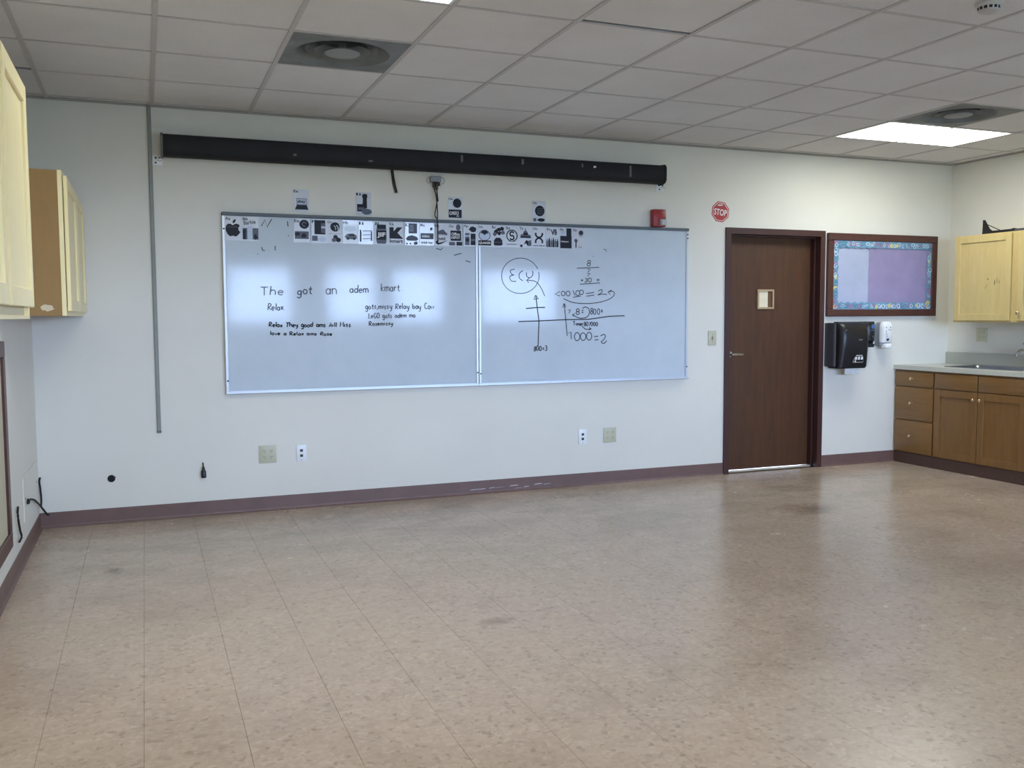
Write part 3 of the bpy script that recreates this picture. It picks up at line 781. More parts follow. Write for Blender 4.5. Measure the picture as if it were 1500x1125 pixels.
# ------------------------------------------------------------------ whiteboards
SURF = -0.0265
WRITING = [["L","f",80,[[1967,7688,2208,7688],[2087,7684,2083,7412],[2311,7730,2272,7426],[2285,7532,2302,7560,2329,7582,2362,7594,2397,7593,2427,7580,2446,7558,2450,7530,2442,7430],[2545,7506,2700,7515,2711,7514,2695,7552,2659,7577,2612,7580,2570,7562,2545,7526,2543,7484,2565,7448,2606,7430,2652,7432,2691,7456]]],["L","m",80,[[3308,7552,3285,7570,3254,7572,3224,7556,3202,7528,3194,7494,3204,7464,3227,7446,3258,7444,3289,7460,3310,7488,3318,7522,3308,7552],[3329,7578,3304,7390,3304,7385,3294,7361,3271,7342,3242,7333,3213,7336,3191,7350,3182,7372],[3486,7608,3456,7617,3427,7610,3403,7590,3388,7562,3385,7528,3396,7498,3418,7476,3447,7468,3476,7474,3501,7494,3516,7523,3518,7556,3508,7587,3486,7608],[3644,7715,3620,7496,3654,7471,3680,7488],[3573,7630,3697,7636]]],["L","m",65,[[4310,7604,4286,7639,4250,7651,4212,7637,4183,7602,4170,7553,4176,7504,4201,7470,4237,7458,4274,7472,4304,7508,4316,7556,4310,7604],[4327,7657,4314,7474,4334,7456],[4379,7661,4386,7461],[4384,7581,4393,7618,4413,7642,4441,7654,4471,7654,4498,7640,4517,7615,4524,7584,4530,7464],[5100,7623,5082,7647,5054,7655,5028,7645,5008,7620,5001,7587,5007,7554,5026,7530,5053,7522,5080,7532,5099,7556,5108,7590,5100,7623],[5110,7660,5109,7534,5125,7522],[5272,7625,5254,7650,5228,7659,5201,7649,5179,7622,5168,7587,5172,7552,5190,7527,5216,7518,5244,7528,5266,7555,5276,7590,5272,7625],[5299,7788,5272,7518],[5327,7587,5425,7595,5432,7594,5423,7629,5400,7652,5372,7655,5345,7638,5328,7605,5326,7568,5339,7535,5364,7518,5393,7520,5418,7542],[5472,7664,5478,7516],[5476,7612,5481,7637,5492,7652,5509,7661,5527,7661,5543,7652,5554,7635,5558,7615,5561,7519],[5558,7615,5563,7640,5576,7655,5594,7664,5612,7664,5630,7654,5641,7638,5646,7618,5651,7522],[6126,7840,6116,7580],[6204,7725,6120,7645,6205,7582],[6254,7734,6256,7574],[6256,7678,6260,7705,6271,7722,6285,7731,6301,7730,6315,7720,6324,7702,6327,7680,6328,7575],[6327,7680,6333,7706,6344,7724,6360,7732,6376,7732,6390,7722,6400,7704,6404,7682,6406,7577],[6536,7686,6519,7712,6495,7720,6471,7710,6454,7684,6447,7648,6453,7612,6470,7586,6494,7577,6518,7587,6536,7614,6542,7650,6536,7686],[6545,7724,6544,7589,6558,7575],[6602,7739,6598,7594],[6602,7681,6636,7732,6671,7728],[6750,7804,6750,7602,6778,7577,6796,7592],[6704,7726,6796,7728],[6842,7600,6848,7608],[6907,7596,6914,7604]]],["L","m",65,[[2214,7137,2188,6919],[2213,7133,2256,7136,2274,7130,2287,7120,2295,7103,2296,7084,2291,7066,2280,7048,2264,7037,2245,7032,2208,7028,2287,6921],[2320,6968,2395,6974,2400,6972,2395,7004,2378,7024,2357,7026,2336,7012,2321,6984,2318,6951,2327,6922,2345,6907,2367,6909,2387,6928],[2470,7138,2452,6934,2464,6924],[2573,6990,2558,7010,2538,7017,2518,7010,2502,6989,2497,6962,2502,6935,2518,6916,2538,6908,2559,6916,2573,6936,2579,6964,2573,6990],[2580,7020,2581,6918,2593,6908],[2621,7036,2700,6929],[2698,7042,2624,6928],[2739,6914,2745,6921]]],["L","m",65,[[5613,7035,5598,7051,5580,7054,5564,7042,5553,7019,5550,6991,5558,6966,5572,6950,5590,6948,5607,6959,5618,6982,5620,7010,5613,7035],[5623,7056,5619,6901,5619,6897,5614,6877,5602,6862,5586,6856,5569,6859,5556,6872,5550,6890],[5712,7032,5696,7038,5678,7034,5664,7022,5656,7004,5655,6982,5661,6962,5674,6948,5691,6942,5708,6944,5721,6957,5730,6976,5731,6997,5724,7017,5712,7032],[5805,7104,5800,6961,5820,6944,5834,6954],[5768,7050,5838,7050],[5925,7050,5894,7064,5869,7041,5892,7017,5919,6992,5893,6963,5860,6974],[5973,6966,5961,6918],[6016,7048,6014,6949],[6016,7014,6021,7030,6030,7040,6041,7045,6053,7044,6064,7038,6071,7027,6073,7014,6072,6949],[6073,7014,6078,7030,6087,7040,6099,7045,6112,7044,6123,7038,6131,7027,6134,7014,6134,6949],[6182,7068,6178,6960],[6184,7106,6185,7115],[6282,7034,6250,7049,6225,7025,6250,7001,6278,6975,6254,6945,6220,6956],[6378,7047,6346,7062,6322,7038,6347,7014,6377,6988,6352,6959,6318,6970],[6426,7067,6432,6994,6462,6969,6493,7004],[6502,7067,6487,6910,6450,6868,6426,6889],[6651,7126,6632,6940],[6650,7123,6690,7124,6707,7120,6720,7110,6728,7096,6729,7080,6724,7064,6714,7050,6700,7040,6682,7036,6647,7034,6724,6940],[6768,7013,6836,7017,6841,7016,6836,7042,6820,7058,6800,7062,6780,7050,6768,7026,6766,6999,6775,6974,6791,6961,6812,6962,6830,6978],[6891,7158,6884,6964,6896,6953],[7006,7030,6993,7047,6975,7054,6955,7047,6940,7030,6932,7005,6935,6980,6947,6962,6966,6956,6985,6962,7001,6980,7008,7005,7006,7030],[7015,7056,7006,6964,7015,6954],[7059,7055,7059,6982,7088,6956,7122,6992],[7135,7055,7109,6898,7069,6856,7046,6876],[7264,7136,7266,6953],[7266,7002,7267,7002,7272,7025,7285,7042,7303,7048,7321,7042,7335,7025,7340,7002,7335,6980,7322,6963,7304,6957,7286,6963,7272,6980,7267,7002],[7450,7032,7438,7052,7420,7059,7400,7052,7384,7032,7376,7006,7379,6980,7392,6960,7410,6953,7430,6960,7446,6979,7453,7006,7450,7032],[7460,7061,7451,6961,7461,6950],[7482,7052,7492,6979,7524,6954,7554,6990],[7559,7052,7552,6895,7517,6854,7491,6874],[7794,7134,7774,7156,7750,7156,7730,7136,7716,7100,7710,7054,7716,7008,7730,6972,7752,6952,7775,6953,7796,6974],[7898,7050,7881,7058,7864,7054,7848,7040,7837,7018,7834,6992,7839,6969,7851,6952,7868,6944,7886,6948,7901,6962,7912,6984,7915,7010,7910,7033,7898,7050],[7937,7049,7965,6949,7995,7031,8029,6949,8055,7049],[8099,6952,8105,6958]]],["L","m",65,[[5662,6790,5654,6619,5720,6622],[5747,6676,5806,6680,5811,6679,5803,6703,5790,6718,5772,6721,5756,6710,5747,6688,5747,6662,5756,6640,5772,6628,5789,6630,5803,6644],[5920,6775,5900,6794,5878,6790,5860,6764,5850,6725,5850,6680,5861,6643,5880,6622,5902,6624,5921,6646,5933,6686,5896,6698],[6000,6802,5982,6800,5965,6780,5956,6748,5953,6708,5958,6670,5971,6640,5989,6625,6007,6627,6023,6647,6034,6680,6036,6719,6031,6758,6018,6788,6000,6802],[6211,6714,6198,6727,6182,6728,6167,6718,6158,6699,6158,6676,6164,6654,6178,6641,6194,6639,6208,6650,6218,6669,6218,6692,6211,6714],[6220,6732,6222,6600,6222,6596,6219,6580,6209,6567,6195,6562,6180,6564,6167,6574,6160,6590],[6315,6706,6301,6711,6285,6708,6272,6696,6263,6680,6260,6660,6264,6642,6274,6629,6288,6624,6304,6626,6318,6638,6326,6655,6329,6674,6325,6692,6315,6706],[6389,6780,6378,6653,6395,6637,6408,6647],[6354,6732,6416,6733],[6487,6706,6459,6720,6437,6697,6458,6676,6483,6652,6461,6626,6432,6635],[6672,6704,6662,6720,6646,6726,6628,6720,6616,6704,6609,6682,6612,6660,6624,6644,6640,6638,6657,6644,6669,6660,6676,6682,6672,6704],[6680,6728,6675,6646,6684,6637],[6776,6694,6766,6710,6749,6715,6732,6709,6719,6693,6712,6672,6715,6651,6726,6636,6742,6630,6759,6636,6772,6652,6779,6673,6776,6694],[6792,6792,6777,6630],[6814,6695,6874,6700,6879,6699,6874,6724,6861,6740,6843,6742,6826,6730,6815,6708,6813,6682,6821,6659,6836,6646,6854,6647,6869,6662],[6920,6733,6912,6642],[6919,6702,6924,6717,6931,6726,6942,6732,6953,6731,6962,6726,6968,6716,6969,6703,6964,6644],[6969,6703,6974,6718,6983,6728,6994,6732,7006,6732,7015,6726,7022,6716,7023,6704,7019,6644],[7139,6739,7142,6647],[7141,6708,7144,6722,7151,6732,7162,6738,7173,6737,7183,6732,7190,6721,7192,6708,7193,6647],[7192,6708,7195,6724,7204,6734,7214,6738,7226,6738,7236,6732,7244,6722,7246,6710,7248,6649],[7338,6715,7326,6732,7310,6737,7292,6731,7281,6714,7276,6691,7282,6669,7294,6652,7310,6646,7328,6653,7340,6670,7344,6692,7338,6715],[7345,6740,7346,6654,7355,6646]]],["L","d",65,[[5668,6503,5667,6354],[5668,6500,5703,6502,5718,6498,5731,6490,5739,6480,5742,6466,5740,6454,5731,6442,5719,6434,5704,6431,5673,6429,5750,6355],[5842,6432,5826,6437,5811,6434,5798,6424,5790,6410,5788,6392,5794,6377,5805,6364,5820,6360,5836,6362,5849,6372,5857,6387,5858,6404,5853,6420,5842,6432],[5950,6423,5922,6434,5897,6415,5918,6398,5941,6378,5916,6355,5885,6364],[5972,6404,6034,6408,6039,6407,6033,6426,6018,6438,6000,6440,5982,6431,5972,6414,5972,6394,5980,6377,5996,6367,6015,6368,6031,6379],[6078,6439,6071,6355],[6076,6410,6081,6424,6090,6433,6100,6438,6112,6437,6122,6432,6127,6422,6128,6410,6123,6356],[6128,6410,6134,6424,6142,6433,6154,6438,6166,6438,6176,6432,6183,6422,6184,6411,6180,6356],[6228,6451,6229,6370],[6228,6480,6229,6486],[6334,6434,6305,6446,6280,6427,6302,6408,6325,6388,6300,6365,6269,6374],[6421,6438,6392,6449,6368,6431,6389,6414,6415,6395,6390,6374,6360,6382],[6457,6450,6458,6400,6484,6382,6515,6408],[6526,6451,6505,6342,6469,6312,6447,6327]]],["L","d",78,[[2227,6506,2215,6354],[2226,6502,2263,6504,2278,6500,2290,6492,2297,6480,2299,6467,2296,6454,2286,6442,2274,6434,2258,6431,2226,6430,2298,6352],[2337,6390,2398,6392,2403,6392,2397,6412,2382,6426,2364,6428,2347,6419,2337,6401,2336,6379,2345,6360,2361,6349,2380,6350,2396,6362],[2458,6513,2441,6354,2452,6346],[2547,6406,2534,6422,2517,6428,2500,6422,2487,6407,2482,6385,2487,6364,2499,6348,2516,6342,2533,6348,2546,6364,2551,6385,2547,6406],[2553,6429,2552,6349,2562,6340],[2590,6412,2650,6332],[2655,6414,2586,6333],[2790,6479,2888,6476],[2839,6476,2816,6334],[2904,6506,2900,6348],[2901,6403,2907,6417,2917,6428,2931,6434,2944,6433,2957,6426,2966,6414,2968,6399,2969,6347],[3000,6376,3063,6378,3068,6378,3064,6398,3050,6412,3032,6414,3014,6404,3001,6387,2998,6364,3005,6345,3020,6335,3039,6336,3056,6348],[3104,6424,3111,6372,3139,6354,3167,6380],[3174,6424,3164,6313,3130,6284,3107,6299],[3359,6412,3345,6424,3328,6427,3313,6418,3302,6399,3300,6377,3308,6356,3321,6343,3338,6340,3355,6350,3365,6368,3366,6391,3359,6412],[3369,6429,3368,6303,3368,6300,3364,6284,3352,6272,3336,6266,3320,6269,3308,6279,3301,6294],[3452,6402,3436,6408,3420,6405,3408,6395,3399,6380,3399,6362,3406,6346,3418,6334,3434,6328,3450,6331,3463,6341,3470,6356,3471,6374,3465,6390,3452,6402],[3566,6400,3551,6405,3535,6403,3520,6394,3510,6378,3506,6360,3510,6344,3520,6332,3535,6327,3552,6330,3566,6340,3577,6354,3580,6372,3577,6388,3566,6400],[3676,6405,3665,6420,3648,6427,3630,6421,3615,6405,3608,6384,3611,6364,3623,6348,3640,6342,3658,6348,3672,6363,3679,6384,3676,6405],[3692,6502,3677,6340],[3881,6400,3869,6415,3852,6422,3833,6416,3820,6400,3813,6380,3817,6358,3830,6342,3847,6337,3864,6342,3879,6358,3884,6379,3881,6400],[3889,6423,3884,6343,3894,6334],[3924,6415,3922,6324],[3924,6384,3929,6399,3937,6408,3948,6414,3960,6412,3970,6407,3976,6397,3979,6384,3976,6324],[3979,6384,3983,6398,3992,6408,4004,6413,4016,6412,4026,6406,4034,6396,4036,6383,4035,6323],[4122,6403,4091,6417,4067,6395,4091,6373,4117,6350,4094,6323,4062,6334],[4252,6327,4316,6472,4344,6325],[4271,6378,4336,6377],[4384,6415,4384,6335],[4383,6444,4385,6449],[4456,6484,4448,6340,4460,6332],[4514,6480,4499,6338,4510,6330],[4640,6331,4656,6498,4698,6390,4756,6498,4754,6330],[4798,6415,4797,6325],[4798,6448,4800,6454],[4904,6408,4872,6421,4849,6400,4874,6378,4902,6356,4878,6330,4846,6340],[5005,6398,4974,6412,4949,6390,4972,6368,4998,6344,4972,6317,4940,6328],[5036,6332,5042,6337]]],["L","d",72,[[2271,6203,2256,6085,2266,6078],[2354,6133,2338,6138,2322,6136,2308,6128,2299,6116,2296,6102,2302,6088,2313,6078,2328,6073,2345,6076,2359,6083,2368,6096,2370,6110,2365,6123,2354,6133],[2407,6128,2434,6066,2481,6126],[2502,6101,2565,6102,2570,6101,2563,6118,2548,6128,2530,6131,2512,6124,2502,6110,2501,6092,2510,6076,2527,6068,2546,6068,2562,6078],[2773,6106,2762,6118,2744,6123,2726,6119,2712,6107,2705,6091,2708,6074,2719,6062,2736,6057,2754,6061,2769,6072,2776,6089,2773,6106],[2782,6123,2774,6061,2784,6054],[2904,6173,2907,6050],[2904,6171,2942,6171,2957,6168,2971,6161,2980,6152,2983,6140,2981,6130,2972,6121,2960,6115,2944,6112,2911,6112,2994,6048],[3031,6082,3096,6082,3101,6082,3096,6098,3083,6108,3064,6110,3045,6103,3032,6090,3029,6073,3036,6058,3052,6050,3072,6050,3089,6059],[3147,6171,3144,6062,3156,6056],[3259,6089,3248,6100,3231,6105,3212,6101,3197,6090,3190,6076,3193,6060,3204,6048,3221,6044,3239,6048,3254,6058,3262,6073,3259,6089],[3268,6105,3259,6048,3268,6042],[3303,6114,3363,6052],[3369,6115,3296,6053],[3553,6098,3540,6110,3521,6116,3504,6112,3490,6100,3485,6083,3490,6066,3503,6054,3521,6049,3539,6053,3552,6065,3558,6082,3553,6098],[3560,6116,3559,6054,3570,6047],[3613,6106,3606,6039],[3612,6083,3617,6093,3626,6100,3638,6104,3650,6103,3660,6098,3666,6091,3667,6082,3661,6038],[3667,6082,3672,6092,3682,6099,3694,6102,3707,6102,3718,6097,3724,6090,3726,6080,3722,6036],[3813,6092,3782,6102,3757,6088,3780,6072,3807,6056,3782,6038,3750,6046],[3962,6148,3942,6036],[3962,6146,4001,6146,4017,6142,4029,6136,4036,6128,4038,6118,4033,6108,4023,6100,4009,6095,3992,6092,3958,6092,4030,6034],[4129,6080,4113,6085,4096,6082,4081,6075,4070,6063,4066,6050,4071,6037,4082,6028,4097,6023,4115,6024,4130,6032,4140,6044,4144,6058,4140,6070,4129,6080],[4236,6089,4204,6099,4180,6084,4205,6068,4234,6050,4210,6032,4176,6040],[4270,6060,4337,6062,4342,6060,4334,6078,4318,6090,4298,6093,4280,6085,4270,6070,4270,6050,4280,6034,4298,6024,4318,6024,4334,6035]]],["R","m",55,[[12166,8438,12114,8528,12046,8610,11965,8682,11872,8742,11770,8788,11660,8821,11546,8838,11430,8840,11314,8827,11203,8798,11097,8756,11000,8700,10914,8632,10840,8554,10780,8468,10736,8374,10708,8277,10698,8177,10705,8077,10730,7980,10770,7886,10828,7800,10899,7722,10984,7655,11080,7600,11184,7558,11295,7530,11410,7518,11526,7521,11642,7540,11752,7572,11857,7620,11951,7682,12034,7754,12104,7836,12159,7928,12196,8024,12217,8125,12220,8227,12204,8328]]],["R","m",60,[[11224,8429,11192,8420,11159,8412,11125,8405,11094,8396,11070,8385,11054,8371,11049,8351,11052,8326,11062,8299,11074,8272,11088,8249,11102,8232,11117,8222,11138,8218,11160,8216,11179,8216,11191,8215,11192,8210,11177,8204,11148,8196,11112,8188,11076,8177,11046,8164,11029,8147,11024,8124,11027,8096,11036,8064,11050,8032,11067,8006,11088,7986,11112,7975,11142,7970,11176,7969,11212,7970,11248,7972,11282,7971],[11558,8378,11533,8360,11506,8342,11478,8324,11454,8306,11433,8286,11417,8264,11407,8238,11401,8210,11399,8179,11401,8149,11406,8121,11416,8096,11432,8074,11453,8056,11478,8039,11504,8023,11531,8007,11556,7990],[11698,8306,11700,8280,11702,8252,11702,8224,11706,8197,11711,8174,11722,8155,11739,8141,11762,8128,11788,8119,11814,8114,11840,8113,11863,8117,11884,8128,11906,8147,11926,8169,11944,8194,11958,8220,11968,8242,11972,8263,11970,8284,11964,8304,11957,8325,11950,8346,11944,8366]]],["R","m",60,[[12448,7425,12427,7473,12406,7521,12386,7569,12364,7617,12340,7663,12312,7708,12282,7754,12250,7802,12216,7849,12179,7892,12137,7930,12090,7962,12037,7983,11978,7997,11914,8006,11850,8011,11784,8017,11722,8026],[11820,8106,11709,8014,11795,7925]]],["R","d",60,[[14320,8700,14346,8697,14367,8686,14380,8668,14382,8648,14373,8626,14356,8609,14331,8596,14304,8592,14304,8592,14277,8596,14256,8608,14243,8624,14241,8646,14250,8666,14267,8684,14292,8696,14320,8700,14320,8700,14346,8706,14370,8722,14384,8744,14388,8768,14380,8790,14361,8804,14336,8809,14308,8804,14285,8788,14270,8766,14266,8742,14275,8720,14294,8706,14320,8700],[13807,8494,14763,8544],[14256,8464,14390,8469,14268,8341],[14244,8299,14377,8308,14264,8196],[13971,8038,14074,8041],[14021,8082,14024,7996],[14158,8096,14181,8107,14208,8110,14233,8106,14250,8095,14255,8079,14246,8064,14228,8050,14202,8044,14202,8042,14230,8036,14248,8021,14249,8002,14235,7984,14208,7971,14176,7966,14146,7971,14126,7984],[14369,8132,14340,8129,14316,8112,14300,8082,14296,8046,14305,8012,14326,7985,14352,7972,14382,7974,14406,7993,14422,8022,14426,8058,14417,8092,14396,8119,14369,8132],[14656,8074,14774,8082],[14654,8026,14770,8034],[13936,7886,14797,7940]]],["R","m",70,[[13076,7599,12874,7501,13088,7428],[13236,7610,13204,7609,13174,7595,13152,7572,13140,7540,13141,7506,13154,7476,13177,7453,13207,7440,13239,7442,13268,7455,13291,7480,13302,7511,13302,7544,13289,7575,13265,7598,13236,7610],[13445,7617,13413,7616,13384,7602,13361,7575,13350,7542,13350,7506,13363,7474,13386,7448,13416,7436,13449,7437,13478,7452,13500,7478,13512,7511,13512,7546,13498,7580,13476,7604,13445,7617],[13635,7642,13724,7447],[13854,7642,13822,7641,13792,7625,13769,7598,13758,7562,13758,7524,13772,7489,13795,7462,13825,7449,13858,7450,13888,7466,13910,7493,13922,7529,13921,7567,13908,7602,13884,7628,13854,7642],[14014,7660,13982,7660,13952,7646,13930,7622,13918,7590,13918,7556,13932,7525,13955,7502,13986,7490,14018,7490,14048,7504,14070,7529,14082,7560,14082,7594,14068,7625,14045,7648,14014,7660],[13647,7383,13981,7436],[14193,7524,14550,7578],[14213,7426,14550,7474],[14713,7625,14742,7637,14774,7651,14804,7665,14834,7677,14858,7684,14876,7684,14888,7677,14895,7662,14898,7642,14896,7621,14889,7599,14876,7580,14856,7562,14829,7544,14796,7527,14762,7510,14726,7492,14694,7474],[14694,7474,14890,7510,15106,7499]]],["R","d",60,[[13234,7330,13300,7304,13365,7277,13430,7250,13498,7224,13569,7200,13647,7182,13734,7168,13828,7157,13926,7149,14026,7144,14128,7141,14226,7142,14325,7145,14426,7151,14526,7160,14626,7171,14722,7184,14812,7200,14900,7220,14986,7242,15068,7266,15145,7293,15214,7320,15272,7348,15320,7376,15359,7407,15390,7438,15414,7470,15428,7498,15436,7524,15434,7548,15422,7570,15402,7590,15376,7608,15349,7621,15324,7629,15299,7630,15271,7624,15242,7614,15212,7602,15181,7591,15152,7581],[15304,7676,15139,7581,15258,7500]]],["R","d",80,[[12088,7396,12136,6998,12210,6486,12170,5552],[12076,7452,11995,7304,12194,7322,12076,7452],[11674,6954,12075,6988,12460,6998],[11366,6464,12260,6486,13328,6526,14292,6532,15208,6644,15886,6665]]],["R","d",65,[[13265,7141,13316,6652,13392,5902],[13265,7147,13196,6998,13335,7020,13265,7147]]],["R","d",65,[[13429,6896,13534,6904,13463,6774],[13841,6830,13868,6826,13892,6814,13906,6796,13911,6774,13904,6753,13888,6735,13864,6723,13836,6719,13836,6719,13808,6724,13785,6736,13770,6754,13766,6774,13772,6796,13788,6814,13812,6826,13841,6830,13841,6830,13868,6835,13890,6851,13904,6872,13905,6898,13894,6919,13873,6935,13846,6940,13819,6935,13796,6919,13784,6898,13782,6873,13793,6851,13814,6836,13841,6830],[14000,6864,14091,6881],[14000,6788,14091,6806],[14033,6950,14054,6962,14075,6974,14096,6987,14118,6998,14140,7006,14162,7008,14186,7006,14212,7002,14238,6993,14264,6982,14286,6967,14304,6950,14318,6930,14330,6906,14339,6879,14344,6850,14346,6822,14344,6794,14336,6764,14327,6734,14313,6702,14295,6672,14270,6646,14240,6625,14201,6609,14154,6595,14101,6584,14046,6578,13990,6576,13936,6580,13884,6591,13832,6609,13780,6632,13727,6656,13674,6681,13622,6703],[13712,6755,13609,6709,13673,6651]]],["R","d",65,[[14442,6852,14459,6848,14474,6835,14482,6816,14484,6794,14480,6772,14468,6752,14453,6740,14435,6736,14435,6736,14418,6740,14404,6752,14395,6772,14392,6794,14398,6816,14408,6835,14424,6848,14442,6852,14442,6852,14460,6858,14474,6874,14483,6898,14484,6923,14478,6946,14466,6963,14448,6968,14432,6963,14417,6946,14408,6924,14406,6898,14412,6874,14425,6858,14442,6852],[14579,6929,14555,6927,14534,6904,14520,6866,14517,6820,14524,6774,14541,6740,14564,6721,14588,6724,14609,6746,14622,6784,14626,6830,14619,6876,14602,6911,14579,6929],[14748,6944,14723,6942,14702,6918,14688,6877,14684,6828,14690,6779,14706,6741,14728,6722,14753,6724,14774,6748,14789,6789,14793,6838,14786,6887,14770,6924,14748,6944],[14841,6852,14928,6852],[14883,6924,14886,6780]]],["R","d",65,[[13639,6456,13729,6453],[13684,6454,13688,6312],[13774,6392,13768,6309],[13778,6422,13780,6428],[13814,6375,13811,6294],[13814,6347,13818,6360,13826,6368,13836,6373,13846,6372,13854,6367,13860,6358,13862,6347,13859,6294],[13862,6347,13866,6360,13874,6368,13884,6372,13896,6372,13905,6367,13912,6358,13913,6347,13912,6294],[13942,6337,13998,6340,14003,6338,13998,6358,13984,6372,13967,6374,13951,6365,13942,6348,13940,6325,13949,6307,13964,6296,13981,6297,13996,6309],[14030,6378,14035,6300],[14033,6347,14053,6374,14077,6371],[14148,6356,14160,6353,14171,6344,14178,6332,14181,6318,14180,6304,14173,6292,14163,6284,14151,6281,14151,6281,14138,6284,14128,6292,14121,6304,14118,6319,14120,6333,14126,6345,14136,6353,14148,6356,14148,6356,14160,6360,14169,6370,14174,6384,14173,6401,14168,6416,14158,6427,14146,6430,14134,6427,14125,6417,14120,6402,14121,6385,14126,6370,14136,6360,14148,6356],[14254,6437,14238,6435,14222,6418,14212,6389,14208,6354,14212,6320,14222,6292,14238,6278,14255,6280,14270,6297,14280,6326,14284,6362,14280,6396,14269,6423,14254,6437],[14328,6412,14392,6415,14340,6276],[14449,6432,14432,6430,14418,6414,14410,6385,14408,6352,14414,6318,14427,6292,14443,6278,14460,6279,14474,6296,14482,6324,14484,6358,14478,6392,14465,6418,14449,6432],[14557,6421,14540,6420,14526,6404,14518,6378,14516,6348,14522,6316,14534,6292,14550,6280,14568,6282,14582,6297,14590,6322,14592,6354,14586,6384,14573,6408,14557,6421],[14670,6418,14653,6417,14639,6400,14628,6374,14626,6340,14630,6308,14642,6283,14658,6270,14674,6272,14690,6288,14699,6314,14702,6348,14697,6380,14686,6405,14670,6418],[14020,6272,14049,6250,14076,6226,14104,6202,14133,6180,14163,6161,14195,6148,14230,6143,14267,6143,14305,6148,14344,6153,14384,6160,14422,6164],[14331,6217,14422,6164,14344,6118]]],["R","m",80,[[13456,6000,13545,6062,13570,5772],[13834,6022,13794,6022,13756,6004,13726,5970,13706,5923,13698,5870,13706,5816,13726,5768,13756,5733,13794,5714,13834,5714,13873,5732,13903,5766,13924,5813,13930,5866,13923,5920,13903,5968,13872,6003,13834,6022],[14092,6008,14052,6008,14014,5992,13983,5960,13963,5916,13956,5866,13963,5816,13984,5772,14014,5740,14052,5722,14092,5721,14130,5738,14162,5770,14182,5814,14189,5864,14182,5913,14162,5958,14130,5990,14092,6008],[14350,6028,14312,6028,14276,6011,14247,5978,14228,5932,14221,5880,14228,5828,14247,5782,14276,5748,14312,5730,14351,5730,14387,5747,14417,5780,14436,5826,14442,5878,14436,5930,14416,5976,14386,6010,14350,6028],[14553,5859,14723,5874],[14566,5724,14736,5740],[14828,5884,14853,5896,14879,5909,14905,5922,14930,5933,14953,5940,14972,5942,14990,5936,15006,5926,15021,5913,15032,5896,15038,5878,15038,5858,15032,5838,15020,5814,15002,5788,14984,5762,14964,5738,14947,5719,14929,5703,14908,5690,14888,5679,14870,5669,14858,5660,14855,5649,14862,5637,14878,5622,14900,5608,14925,5597,14950,5589,14974,5589,14994,5597,15017,5612,15038,5631,15061,5652,15083,5674,15105,5693]]],["R","d",72,[[12042,5426,12055,5423,12066,5414,12074,5400,12075,5384,12072,5369,12063,5355,12052,5346,12038,5342,12038,5342,12024,5346,12014,5354,12007,5368,12005,5384,12008,5400,12017,5414,12029,5423,12042,5426,12042,5426,12055,5430,12066,5442,12074,5458,12074,5477,12070,5494,12060,5506,12047,5510,12034,5506,12022,5494,12016,5477,12015,5458,12020,5442,12030,5430,12042,5426],[12152,5541,12133,5539,12116,5520,12106,5486,12103,5446,12108,5407,12121,5376,12138,5360,12156,5362,12173,5382,12184,5416,12186,5456,12181,5494,12168,5526,12152,5541],[12272,5522,12254,5520,12237,5502,12226,5470,12222,5432,12227,5396,12239,5367,12256,5352,12275,5354,12292,5372,12302,5404,12306,5442,12301,5478,12289,5508,12272,5522],[12348,5450,12423,5456],[12351,5399,12424,5404],[12468,5521,12482,5533,12499,5536,12516,5530,12528,5515,12534,5496,12531,5476,12521,5460,12504,5452,12506,5450,12524,5440,12538,5421,12541,5397,12534,5375,12519,5360,12498,5354,12478,5362,12464,5379]]],["L","d",60,[[2044,9740,2160,9948,2221,9700,2386,9979],[2905,9928,2924,9744],[2026,9032,2068,8919,2136,8920],[2478,9088,2474,8928],[8172,9124,8352,9079,8405,9154],[8844,8892,9134,8972],[9289,8702,9474,8656],[2917,9445,2940,9422],[1887,8801,1909,8790]]],["R","d",50,[[14949,9250,15068,9226,15068,9147],[14491,8978,14520,8952]]]]
INK = {'f': 'ink_faint', 'm': 'ink_mid', 'd': 'ink_dark'}
boards = {}
